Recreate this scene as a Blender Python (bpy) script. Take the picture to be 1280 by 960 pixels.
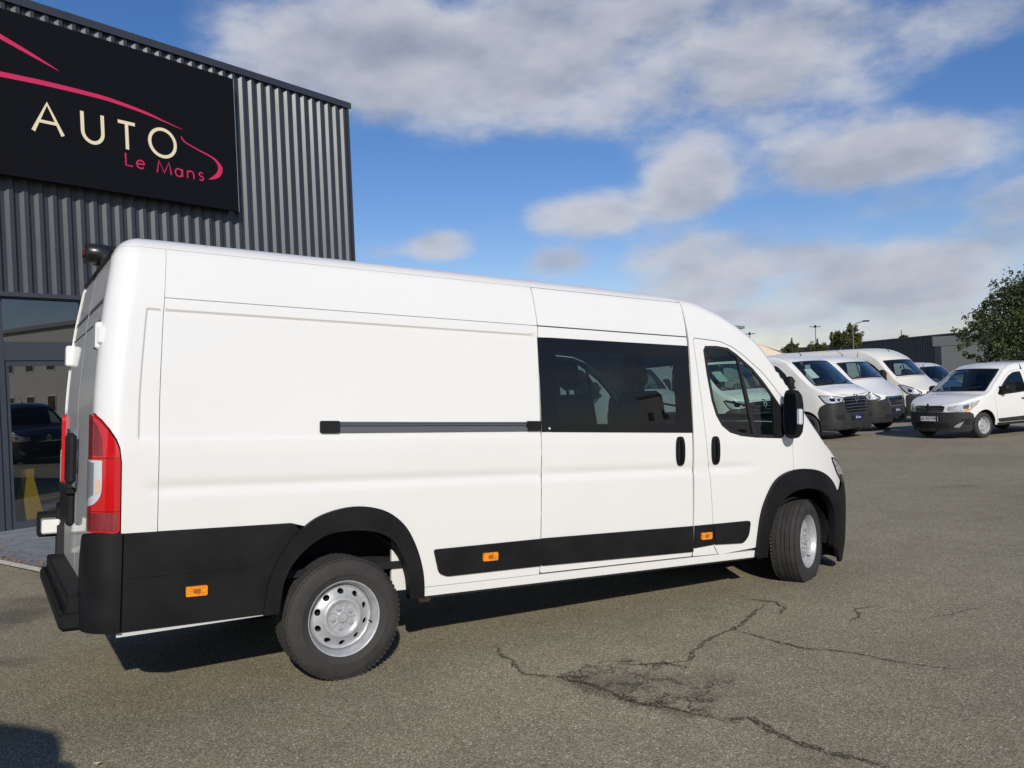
import bpy, math, random, bisect
from mathutils import Vector, Matrix, Euler
from mathutils.geometry import delaunay_2d_cdt
import numpy as np
random.seed(7); rng=np.random.default_rng(7)
for o in list(bpy.data.objects): bpy.data.objects.remove(o)
sc=bpy.context.scene; COL=sc.collection
PI=math.pi
# ------------------------------------------------------------------ camera
FPX=1053.376
CAM=Vector((0,0,1.5))
RT=Matrix(((0.998999,-0.000101,-0.044742),(-0.044742,-0.00225,-0.998996),(0.0,0.999997,-0.002252)))
cd=bpy.data.cameras.new('camera'); cam=bpy.data.objects.new('camera',cd); COL.objects.link(cam)
r3=[Vector(RT[i]) for i in range(3)]
mw=Matrix.Identity(4)
for i in range(3):
    mw[i][0]=r3[0][i]; mw[i][1]=-r3[1][i]; mw[i][2]=-r3[2][i]; mw[i][3]=CAM[i]
cam.matrix_world=mw
cd.sensor_width=36; cd.lens=FPX/1280*36; cd.clip_start=.05; cd.clip_end=3000
sc.camera=cam
def ray(px,py): return RT.transposed()@Vector(((px-640)/FPX,(py-480)/FPX,1))
def on_z(px,py,z):
    d=ray(px,py); return CAM+d*((z-CAM.z)/d.z)
# ------------------------------------------------------------------ sun, sky, exposure
SUN=Vector((-0.1355,0.8727,-0.4690)).normalized()
S_EL=math.asin(-SUN.z); S_AZ=math.atan2(-SUN.x,-SUN.y)     # direction towards the sun
sl=bpy.data.lights.new('sun','SUN'); sl.energy=3.95; sl.angle=math.radians(.53); sl.color=(1,.945,.86)
so=bpy.data.objects.new('sun',sl); COL.objects.link(so); so.rotation_euler=SUN.to_track_quat('-Z','Y').to_euler()
sc.view_settings.view_transform='Standard'; sc.view_settings.look='None'; sc.view_settings.exposure=0; sc.view_settings.gamma=1
W=bpy.data.worlds.new('World'); sc.world=W; W.use_nodes=True
def build_world():
    nt=W.node_tree; N=nt.nodes; L=nt.links; N.clear()
    def nd(t,**k):
        n=N.new(t)
        for a,b in k.items(): setattr(n,a,b)
        return n
    def mth(op,a,b=None,c=None,clamp=False):
        n=nd('ShaderNodeMath',operation=op); n.use_clamp=clamp
        for i,v in enumerate((a,b,c)):
            if v is None: continue
            if isinstance(v,(int,float)): n.inputs[i].default_value=v
            else: L.new(v,n.inputs[i])
        return n.outputs[0]
    sky=nd('ShaderNodeTexSky'); sky.sky_type='NISHITA'; sky.sun_disc=False
    sky.sun_elevation=S_EL; sky.sun_rotation=math.atan2(-SUN.x,-SUN.y)
    sky.air_density=1.0; sky.dust_density=.15; sky.ozone_density=1.6
    tc=nd('ShaderNodeTexCoord'); nv=nd('ShaderNodeVectorMath',operation='NORMALIZE'); L.new(tc.outputs['Generated'],nv.inputs[0]); V=nv.outputs[0]
    def noise(scale,detail,rough,sq=2.2,off=0.,dist=0.,dz=0.):
        m=nd('ShaderNodeMapping'); m.inputs['Scale'].default_value=(1,1,sq); m.inputs['Location'].default_value=(off,off*.7,off*.3+dz); L.new(V,m.inputs[0])
        n=nd('ShaderNodeTexNoise'); n.inputs['Scale'].default_value=scale; n.inputs['Detail'].default_value=detail; n.inputs['Roughness'].default_value=rough; n.inputs['Distortion'].default_value=dist
        L.new(m.outputs[0],n.inputs['Vector']); return n.outputs[0]
    blobs=[(330,45,75,75,.7),(430,75,115,92,.95),(590,85,135,82,1.0),(720,50,150,85,.95),(860,80,130,88,1.0),(1010,65,115,80,.92),(1200,22,80,40,.7),(720,150,60,34,.5),(520,140,80,30,.42),
      (862,226,58,50,1.15),(735,268,76,32,1.05),(558,305,52,21,.95),(1100,190,120,38,1.0),(1180,180,80,40,.7),(1030,222,90,22,.5),
      (905,318,115,34,1.15),(1010,335,75,30,.95),(1140,342,100,42,1.15),(1030,375,190,26,.85),(870,362,80,26,.8),(1270,255,60,34,.8),(700,328,52,22,1.0),(1262,310,60,34,.8),(1120,258,60,20,.5),(1060,408,260,20,.7),(900,402,160,16,.7),(470,312,40,14,.5),(640,400,200,18,.5),(1240,440,160,26,.75),(1050,440,240,20,.6),(330,150,60,30,-.3)]
    tot=None
    for (px,py,rx,ry,w) in blobs:
        c=ray(px,py).normalized(); r=(Vector((c.y,-c.x,0))).normalized(); u=r.cross(c)
        def dot(v):
            n=nd('ShaderNodeVectorMath',operation='DOT_PRODUCT'); L.new(V,n.inputs[0]); n.inputs[1].default_value=v; return n.outputs['Value']
        a=dot(tuple(r*(FPX/rx))); b=dot(tuple(u*(FPX/ry)))
        q=mth('MULTIPLY_ADD',b,b,mth('MULTIPLY',a,a))
        e=mth('POWER',math.e,mth('MULTIPLY',mth('POWER',q,1.35),-.8))
        f=mth('GREATER_THAN',dot(tuple(c)),0.0)
        e=mth('MULTIPLY',mth('MULTIPLY',e,w),f)
        tot=e if tot is None else (mth('MAXIMUM',mth('MAXIMUM',tot,e),mth('MULTIPLY',mth('ADD',tot,e),.72)) if w>0 else mth('ADD',tot,e))
    # generic cloud field carrying on outside the part of the sky that is in view
    g=noise(2.1,3,.5,3.0,3.7); gen=nd('ShaderNodeMapRange'); gen.inputs[1].default_value=.5; gen.inputs[2].default_value=.72; L.new(g,gen.inputs[0])
    cz=ray(700,250).normalized(); n=nd('ShaderNodeVectorMath',operation='DOT_PRODUCT'); L.new(V,n.inputs[0]); n.inputs[1].default_value=tuple(cz)
    outw=nd('ShaderNodeMapRange'); outw.inputs[1].default_value=.80; outw.inputs[2].default_value=.60; L.new(n.outputs['Value'],outw.inputs[0])
    tot=mth('ADD',mth('MINIMUM',tot,1.05),mth('MULTIPLY',gen.outputs[0],outw.outputs[0]))
    n1=noise(6.5,7,.56,2.0,1.3); n2=noise(17,6,.6,2.0,5.1)
    f=mth('MULTIPLY_ADD',mth('SUBTRACT',n1,.5),1.8,mth('MULTIPLY',mth('SUBTRACT',n2,.5),.5))
    gate=mth('MULTIPLY',tot,2.2,clamp=True)
    D=mth('ADD',tot,mth('MULTIPLY',f,gate))
    al=nd('ShaderNodeMapRange',interpolation_type='SMOOTHERSTEP'); al.inputs[1].default_value=.18; al.inputs[2].default_value=1.12; L.new(D,al.inputs[0])
    th=nd('ShaderNodeMapRange',interpolation_type='SMOOTHSTEP'); th.inputs[1].default_value=.6; th.inputs[2].default_value=1.6; L.new(D,th.inputs[0])
    n3=noise(7,4,.5,2.2,8.1); nu=noise(6.5,5,.5,2.0,1.3,dz=.045); shade=mth('ADD',mth('MULTIPLY',th.outputs[0],.5),mth('MULTIPLY_ADD',mth('SUBTRACT',nu,n1),2.3,mth('MULTIPLY',mth('SUBTRACT',n3,.38),1.3)),clamp=True)
    cc=nd('ShaderNodeMixRGB'); cc.inputs[1].default_value=(5.3,5.55,6.2,1); cc.inputs[2].default_value=(2.6,2.95,3.8,1); L.new(shade,cc.inputs[0])
    # the sky colour itself, a little deeper
    hs=nd('ShaderNodeHueSaturation'); hs.inputs['Saturation'].default_value=1.30; hs.inputs['Value'].default_value=1.0; L.new(sky.outputs[0],hs.inputs['Color'])
    tn=nd('ShaderNodeMixRGB'); tn.blend_type='MULTIPLY'; tn.inputs[0].default_value=1; tn.inputs[2].default_value=(.80,.76,.93,1); L.new(hs.outputs[0],tn.inputs[1])
    mx=nd('ShaderNodeMixRGB'); L.new(mth('MULTIPLY',al.outputs[0],.96),mx.inputs[0]); L.new(tn.outputs[0],mx.inputs[1]); L.new(cc.outputs[0],mx.inputs[2])
    bg=nd('ShaderNodeBackground'); bg.inputs[1].default_value=.105; L.new(mx.outputs[0],bg.inputs[0])
    o=nd('ShaderNodeOutputWorld'); L.new(bg.outputs[0],o.inputs[0])
build_world()
sc.render.engine='CYCLES'; sc.cycles.max_bounces=8; sc.cycles.transparent_max_bounces=16
# ------------------------------------------------------------------ materials
MATS={}
def mat(name,col,rough=.6,metal=0,coat=0,nscale=0,namt=.15,bump=0,bscale=60,spec=.5,dirt=0,emit=None):
    if name in MATS: return MATS[name]
    m=bpy.data.materials.new(name); m.use_nodes=True; nt=m.node_tree; b=nt.nodes['Principled BSDF']; L=nt.links
    b.inputs['Base Color'].default_value=(*col,1); b.inputs['Roughness'].default_value=rough; b.inputs['Metallic'].default_value=metal
    b.inputs['Specular IOR Level'].default_value=spec
    if coat: b.inputs['Coat Weight'].default_value=coat; b.inputs['Coat Roughness'].default_value=.04
    tc=nt.nodes.new('ShaderNodeTexCoord')
    if nscale:
        n=nt.nodes.new('ShaderNodeTexNoise'); n.inputs['Scale'].default_value=nscale; n.inputs['Detail'].default_value=5; L.new(tc.outputs['Object'],n.inputs['Vector'])
        mr=nt.nodes.new('ShaderNodeMapRange'); mr.inputs[1].default_value=.3; mr.inputs[2].default_value=.7; mr.inputs[3].default_value=1-namt; mr.inputs[4].default_value=1+namt; L.new(n.outputs[0],mr.inputs[0])
        mx=nt.nodes.new('ShaderNodeVectorMath'); mx.operation='SCALE'; mx.inputs[0].default_value=col; L.new(mr.outputs[0],mx.inputs['Scale']); L.new(mx.outputs[0],b.inputs['Base Color'])
        mr2=nt.nodes.new('ShaderNodeMapRange'); mr2.inputs[3].default_value=max(.02,rough-.08); mr2.inputs[4].default_value=min(1,rough+.08); L.new(n.outputs[0],mr2.inputs[0]); L.new(mr2.outputs[0],b.inputs['Roughness'])
    if bump:
        n=nt.nodes.new('ShaderNodeTexNoise'); n.inputs['Scale'].default_value=bscale; n.inputs['Detail'].default_value=3; L.new(tc.outputs['Object'],n.inputs['Vector'])
        bp=nt.nodes.new('ShaderNodeBump'); bp.inputs['Strength'].default_value=bump; bp.inputs['Distance'].default_value=.002 if bscale>10 else .004; L.new(n.outputs[0],bp.inputs['Height']); L.new(bp.outputs[0],b.inputs['Normal'])
    MATS[name]=m; return m
def glass(name,tint,refl=1.0,rough=.0):
    m=bpy.data.materials.new(name); m.use_nodes=True; nt=m.node_tree; nt.nodes.clear(); L=nt.links
    t=nt.nodes.new('ShaderNodeBsdfTransparent'); t.inputs[0].default_value=(*tint,1)
    g=nt.nodes.new('ShaderNodeBsdfGlossy'); g.inputs['Roughness'].default_value=rough; g.inputs[0].default_value=(1,1,1,1)
    ge=nt.nodes.new('ShaderNodeNewGeometry'); dt=nt.nodes.new('ShaderNodeVectorMath'); dt.operation='DOT_PRODUCT'; L.new(ge.outputs['Normal'],dt.inputs[0]); L.new(ge.outputs['Incoming'],dt.inputs[1])
    def mm(op,a,b):
        q=nt.nodes.new('ShaderNodeMath'); q.operation=op; q.use_clamp=op=='MULTIPLY'
        for i,v in ((0,a),(1,b)):
            if isinstance(v,(int,float)): q.inputs[i].default_value=v
            else: L.new(v,q.inputs[i])
        return q.outputs[0]
    f5=mm('POWER',mm('SUBTRACT',1.0,mm('ABSOLUTE',dt.outputs['Value'],0)),5)
    class K: pass
    k=K(); k.outputs=[mm('MULTIPLY',mm('ADD',mm('MULTIPLY',f5,.93),.045),refl)]
    x=nt.nodes.new('ShaderNodeMixShader'); L.new(k.outputs[0],x.inputs[0]); L.new(t.outputs[0],x.inputs[1]); L.new(g.outputs[0],x.inputs[2])
    o=nt.nodes.new('ShaderNodeOutputMaterial'); L.new(x.outputs[0],o.inputs[0]); MATS[name]=m; return m
WHITE=mat('van white paint',(.74,.732,.70),.32,coat=.8,nscale=1.3,namt=.012,bump=.25,bscale=3.5)
CREAM=mat('cream white paint',(.74,.71,.635),.34,coat=.6)
BLKP=mat('black textured plastic',(.0078,.008,.0088),.56,spec=.24,bump=.5,bscale=380,nscale=5,namt=.42)
GRYP=mat('grey textured plastic',(.030,.030,.030),.55,spec=.3,nscale=6,namt=.2)
BLKG=mat('black gloss',(.004,.005,.007),.10,spec=.35)
TRIM=mat('rubber seal',(.012,.012,.012),.6)
RAIL=mat('grey anodised rail',(.17,.18,.19),.35,metal=.6)
TYRE=mat('tyre rubber',(.030,.028,.026),.78,bump=.4,bscale=300,nscale=14,namt=.25)
STEEL=mat('silver wheel paint',(.40,.41,.42),.42,metal=.25,nscale=30,namt=.10)
STEELD=mat('dark wheel paint',(.08,.08,.085),.5)
DARK=mat('underbody black',(.008,.008,.009),.9)
REDL=mat('red lamp lens',(.50,.008,.010),.10,coat=1)
REDD=mat('deep red reflector',(.20,.004,.006),.25,coat=1,bump=.8,bscale=900)
CLRL=mat('clear lamp lens',(.62,.66,.70),.2,metal=.2,coat=1)
HEADL=mat('headlamp reflector',(.50,.51,.52),.22,metal=.35,coat=.6,nscale=28,namt=.5)
AMB=mat('amber lens',(.80,.26,.01),.2,coat=1,nscale=60,namt=.3)
CHROME=mat('chrome',(.75,.76,.78),.12,metal=1)
SEAT=mat('dark seat fabric',(.018,.019,.022),.9)
INTG=mat('grey interior plastic',(.16,.17,.17),.7)
INTP=mat('pale panel',(.42,.44,.42),.8)
GLF=glass('front door glass',(.66,.80,.74),1.0)
GLP=glass('tinted rear glass',(.26,.34,.35),1.0)
GLW=glass('windscreen glass',(.60,.70,.68),1.5)
HB=mat('hub black',(.02,.02,.02),.6)
PLATE=mat('plate white',(.75,.75,.72),.4); BLUE=mat('plate blue',(.008,.014,.06),.5); PRINT=mat('plate print',(.01,.01,.01),.5)
PAPER=mat('paper',(.8,.82,.8),.7)
# ------------------------------------------------------------------ mesh helpers
def mesh(name,V,F,m,parent=None,N=None,mi=None,smooth=False):
    me=bpy.data.meshes.new(name); me.from_pydata([tuple(v) for v in V],[],F)
    for x in (m if isinstance(m,(list,tuple)) else [m]): me.materials.append(x)
    if mi: me.polygons.foreach_set('material_index',mi)
    if N is not None:
        me.shade_smooth(); me.normals_split_custom_set_from_vertices([tuple(n) for n in N])
    elif smooth: me.shade_smooth()
    me.update()
    o=bpy.data.objects.new(name,me); COL.objects.link(o)
    if parent: o.parent=parent
    return o
def empty(name,label,cat,M=None,group=None):
    o=bpy.data.objects.new(name,None); COL.objects.link(o); o.empty_display_size=.3
    if M is not None: o.matrix_world=M
    tag(o,label,cat,group); return o
def tag(o,label=None,cat=None,group=None,kind=None):
    if label: o['label']=label
    if cat: o['category']=cat
    if group: o['group']=group
    if kind: o['kind']=kind
    return o
class MB:
    def __init__(s): s.V=[];s.F=[]
    def box(s,a,b,M=None,bev=0):
        a=Vector(a);b=Vector(b);k=len(s.V)
        if bev:
            # chamfered box
            c=[(a[i]+b[i])/2 for i in range(3)];h=[abs(b[i]-a[i])/2 for i in range(3)]
            P=[]
            for sx in(-1,1):
                for sy in(-1,1):
                    for sz in(-1,1):
                        P+= [(c[0]+sx*h[0],c[1]+sy*(h[1]-bev),c[2]+sz*(h[2]-bev)),(c[0]+sx*(h[0]-bev),c[1]+sy*h[1],c[2]+sz*(h[2]-bev)),(c[0]+sx*(h[0]-bev),c[1]+sy*(h[1]-bev),c[2]+sz*h[2])]
            def i(sx,sy,sz,ax): return k+((sx>0)*4+(sy>0)*2+(sz>0))*3+ax
            F=[]
            for ax in range(3):
                o1,o2=[x for x in range(3) if x!=ax]
                for sg in(-1,1):
                    q=[]
                    for (p,r) in((-1,-1),(1,-1),(1,1),(-1,1)):
                        t=[0,0,0];t[ax]=sg;t[o1]=p;t[o2]=r;q.append(i(*t,ax))
                    F.append(q)
                for p in(-1,1):
                    for r in(-1,1):
                        t1=[0,0,0];t1[ax]=-1;t1[o1]=p;t1[o2]=r;t2=list(t1);t2[ax]=1
                        F.append([i(*t1,o1),i(*t2,o1),i(*t2,o2),i(*t1,o2)])
            for sx in(-1,1):
                for sy in(-1,1):
                    for sz in(-1,1): F.append([i(sx,sy,sz,0),i(sx,sy,sz,1),i(sx,sy,sz,2)])
            cc=Vector(c)
            FF=[]
            for fc in F:
                p=[Vector(P[j-k]) for j in fc];n=(p[1]-p[0]).cross(p[2]-p[0]);m_=sum(p,Vector())/len(p)
                FF.append(fc if n.dot(m_-cc)>0 else fc[::-1])
            s.V+=[tuple(M@Vector(p)) if M else p for p in P]; s.F+=FF; return s
        P=[(x,y,z) for x in(a.x,b.x) for y in(a.y,b.y) for z in(a.z,b.z)]
        s.V+=[tuple(M@Vector(p)) if M else p for p in P]
        s.F+=[[k+i for i in f] for f in((0,1,3,2),(4,6,7,5),(0,4,5,1),(2,3,7,6),(0,2,6,4),(1,5,7,3))]; return s
    def tube(s,pts,r,n=8,cap=True):
        k=len(s.V);pts=[Vector(p) for p in pts]
        R=r if isinstance(r,(list,tuple)) else [r]*len(pts)
        up=None
        for i,p in enumerate(pts):
            d=(pts[min(i+1,len(pts)-1)]-pts[max(i-1,0)]).normalized()
            if up is None or abs(up.dot(d))>.95: up=Vector((0,0,1)) if abs(d.z)<.9 else Vector((1,0,0))
            a=d.cross(up).normalized();b=a.cross(d);
            for j in range(n):
                t=2*PI*j/n;s.V.append(tuple(p+(a*math.cos(t)+b*math.sin(t))*R[i]))
        for i in range(len(pts)-1):
            for j in range(n): s.F.append([k+i*n+j,k+i*n+(j+1)%n,k+(i+1)*n+(j+1)%n,k+(i+1)*n+j])
        if cap: s.F.append([k+j for j in range(n)][::-1]);s.F.append([k+(len(pts)-1)*n+j for j in range(n)])
        return s
    def quad(s,*p):
        k=len(s.V);s.V+=[tuple(q) for q in p];s.F.append(list(range(k,k+len(p))));return s
    def prism(s,poly,f,g):  # f,g map 2D pt -> 3D front/back
        k=len(s.V);n=len(poly);s.V+=[tuple(f(*p)) for p in poly]+[tuple(g(*p)) for p in poly]
        s.F.append(list(range(k,k+n)));s.F.append(list(range(k+n,k+2*n))[::-1])
        for i in range(n): s.F.append([k+i,k+n+i,k+n+(i+1)%n,k+(i+1)%n])
        return s
    def obj(s,name,m,parent=None,smooth=False): return mesh(name,s.V,s.F,m,parent,smooth=smooth)
def lathe(prof,n=64,axis='y'):
    V=[];F=[]
    for (r,y) in prof:
        for j in range(n):
            t=2*PI*j/n;V.append((r*math.cos(t),y,r*math.sin(t)))
    for i in range(len(prof)-1):
        for j in range(n): F.append([i*n+j,(i+1)*n+j,(i+1)*n+(j+1)%n,i*n+(j+1)%n])
    return V,F
def copy_tree(o,parent=None):
    c=o.copy(); COL.objects.link(c); c.parent=parent
    for ch in o.children: copy_tree(ch,c)
    return c
def lettering(name,txt,size,m,parent,M,extrude=.001,ax='CENTER',ay='BOTTOM',sx=1.,weight=0):
    t=bpy.data.curves.new(name,'FONT');t.body=txt;t.size=size;t.extrude=extrude;t.align_x=ax;t.offset=weight
    if ay=='CENTER': t.align_y='CENTER'
    t.resolution_u=6
    o=bpy.data.objects.new(name,t);me=bpy.data.meshes.new_from_object(o);bpy.data.objects.remove(o);me.materials.clear();me.materials.append(m)
    o=bpy.data.objects.new(name,me);COL.objects.link(o);o.parent=parent;o.matrix_local=M@Matrix.Scale(sx,4,(1,0,0));return o
# ---------------- 2D polygons
def densify(p,step):
    out=[]
    for i in range(len(p)):
        a=p[i];b=p[(i+1)%len(p)];l=math.hypot(b[0]-a[0],b[1]-a[1]);n=max(1,int(math.ceil(l/step)))
        for k in range(n): out.append((a[0]+(b[0]-a[0])*k/n,a[1]+(b[1]-a[1])*k/n))
    return out
def area(p): return sum(p[i][0]*p[(i+1)%len(p)][1]-p[(i+1)%len(p)][0]*p[i][1] for i in range(len(p)))/2
def inset(p,d):
    if area(p)<0: p=p[::-1]
    n=len(p);out=[]
    for i in range(n):
        a,b,c=p[i-1],p[i],p[(i+1)%n]
        e1=(b[0]-a[0],b[1]-a[1]);e2=(c[0]-b[0],c[1]-b[1]);l1=math.hypot(*e1) or 1e-9;l2=math.hypot(*e2) or 1e-9
        n1=(-e1[1]/l1,e1[0]/l1);n2=(-e2[1]/l2,e2[0]/l2)
        k=1+n1[0]*n2[0]+n1[1]*n2[1];k=max(k,.4)
        out.append((b[0]+d*(n1[0]+n2[0])/k,b[1]+d*(n1[1]+n2[1])/k))
    return out
def rnd(p,r,seg=4,only=None):
    n=len(p);out=[]
    for i in range(n):
        if only is not None and i not in only: out.append(p[i]);continue
        a,b,c=Vector(p[i-1]),Vector(p[i]),Vector(p[(i+1)%n])
        u=a-b;v=c-b;q=min(r,u.length*.48,v.length*.48);u=b+u.normalized()*q;v=b+v.normalized()*q
        for k in range(seg+1):
            t=k/seg;out.append(tuple(u*(1-t)**2+b*2*t*(1-t)+v*t*t))
    return out
def smooth_open(p,n=5):
    out=[]
    P=[p[0]]+list(p)+[p[-1]]
    for i in range(1,len(P)-2):
        a,b,c,d=[np.array(q,float) for q in P[i-1:i+3]]
        for k in range(n):
            t=k/n;out.append(tuple(.5*((2*b)+(-a+c)*t+(2*a-5*b+4*c-d)*t*t+(-a+3*b-3*c+d)*t**3)))
    out.append(tuple(p[-1]));return out
def pip(pts,poly):
    x=pts[:,0];y=pts[:,1];ins=np.zeros(len(pts),bool);n=len(poly)
    for i in range(n):
        x1,y1=poly[i];x2,y2=poly[(i+1)%n]
        if y1==y2: continue
        c=((y1>y)!=(y2>y))&(x<(x2-x1)*(y-y1)/(y2-y1)+x1);ins^=c
    return ins
def tri2d(poly,holes,us,ws,margin):
    loops=[poly]+holes;verts=[];edges=[]
    for l in loops:
        k=len(verts);verts+=[tuple(q) for q in l];edges+=[(k+i,k+(i+1)%len(l)) for i in range(len(l))]
    g=np.array([(u,w) for u in us for w in ws]) if len(us) and len(ws) else np.zeros((0,2))
    if len(g):
        keep=pip(g,poly)
        for h in holes: keep&=~pip(g,h)
        g=g[keep];B=np.array(verts);A2=B;idx=0
        if len(g):
            segs=[(np.array(verts[a]),np.array(verts[b])) for a,b in edges];ok=np.ones(len(g),bool)
            for a,b in segs:
                d=b-a;l2=max((d@d),1e-12);t=np.clip(((g-a)@d)/l2,0,1);q=g-(a+t[:,None]*d);ok&=(q**2).sum(1)>margin**2
            g=g[ok]
    allv=[Vector(v) for v in verts]+[Vector(tuple(v)) for v in g]
    r=delaunay_2d_cdt(allv,edges,[],0,1e-6)
    vo=np.array([tuple(v) for v in r[0]]);tr=np.array([f for f in r[2] if len(f)==3])
    c=vo[tr].mean(1);keep=pip(c,poly)
    for h in holes: keep&=~pip(c,h)
    tr=tr[keep];a=vo[tr]
    ar=(a[:,1,0]-a[:,0,0])*(a[:,2,1]-a[:,0,1])-(a[:,1,1]-a[:,0,1])*(a[:,2,0]-a[:,0,0])
    tr[ar<0]=tr[ar<0][:,::-1]
    used=np.unique(tr);re=-np.ones(len(vo),int);re[used]=np.arange(len(used))
    return vo[used],re[tr]
def grid1(a,b,step,extra=()):
    n=max(1,int(round((b-a)/step)));s=[a+(b-a)*i/n for i in range(1,n)]
    for (x0,x1,st) in extra:
        s=[v for v in s if not(x0<=v<=x1)]
        if x1>a and x0<b:
            k=int((x1-x0)/st);s+=[x0+st*i for i in range(k+1) if a<x0+st*i<b]
    return sorted(s)
def s_sub(a,b): return (a[0]-b[0],a[1]-b[1],a[2]-b[2])
def s_cross(a,b): return (a[1]*b[2]-a[2]*b[1],a[2]*b[0]-a[0]*b[2],a[0]*b[1]-a[1]*b[0])
def s_nrm(a):
    l=math.sqrt(a[0]**2+a[1]**2+a[2]**2) or 1;return (a[0]/l,a[1]/l,a[2]/l)
def patch(name,Pf,poly,m,parent,holes=(),du=.06,dw=.06,off=0,flange=.014,fm=None,exu=(),exw=(),gap=0,step=.04,flip=False,mirror=False,both=False,Nf=None):
    """triangulated panel over a parametric surface, with the edge turned inwards"""
    if area(poly)<0: poly=poly[::-1]
    if gap: poly=inset(poly,gap)
    poly=densify(poly,step); holes=[densify(h if area(h)>0 else h[::-1],step*.7) for h in holes]
    P2=np.array(poly);lo=P2.min(0);hi=P2.max(0)
    v2,tr=tri2d(poly,holes,grid1(lo[0],hi[0],du,exu),grid1(lo[1],hi[1],dw,exw),min(du,dw)*.18 if not(exu or exw) else .0025)
    e=.002
    def nor(u,w):
        a=Pf(u+e,w,off);b=Pf(u-e,w,off);c=Pf(u,w+e,off);d=Pf(u,w-e,off)
        return s_nrm(s_cross(s_sub(a,b),s_sub(c,d)))
    nf=Nf or nor
    V=[Pf(u,w,off) for u,w in v2];N=[nf(u,w) for u,w in v2];F=[list(map(int,t)) for t in tr];mi=[0]*len(F)
    if flange:
        for lp in [poly]+[h for h in holes]:
            n=len(lp);k=len(V);ccw=True
            pts=[Pf(u,w,off) for u,w in lp];ns=[nf(u,w) for u,w in lp]
            inn=[(p[0]-q[0]*flange,p[1]-q[1]*flange,p[2]-q[2]*flange) for p,q in zip(pts,ns)]
            sg=1 if lp is poly else -1
            fn=[]
            for i in range(n):
                t=s_nrm(s_sub(pts[(i+1)%n],pts[i-1]));q=s_cross(t,ns[i]);fn.append((q[0]*sg,q[1]*sg,q[2]*sg))
            V+=pts+inn;N+=fn+fn
            for i in range(n):
                j=(i+1)%n;f=[k+i,k+n+i,k+n+j,k+j];F.append(f if sg>0 else f[::-1]);mi.append(1 if fm else 0)
    if flip:
        F=[f[::-1] for f in F];N=[(-a,-b,-c) for a,b,c in N]
    mm=[m,fm] if fm else m
    o=mesh(name,V,F,mm,parent,N,mi)
    res=o
    if both:
        V2=[(a,-b,c) for a,b,c in V];N2=[(a,-b,c) for a,b,c in N];F2=[f[::-1] for f in F]
        o2=mesh(name,V2,F2,mm,both if not isinstance(both,bool) else parent,N2,mi);res=(o,o2)
    return res
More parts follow.
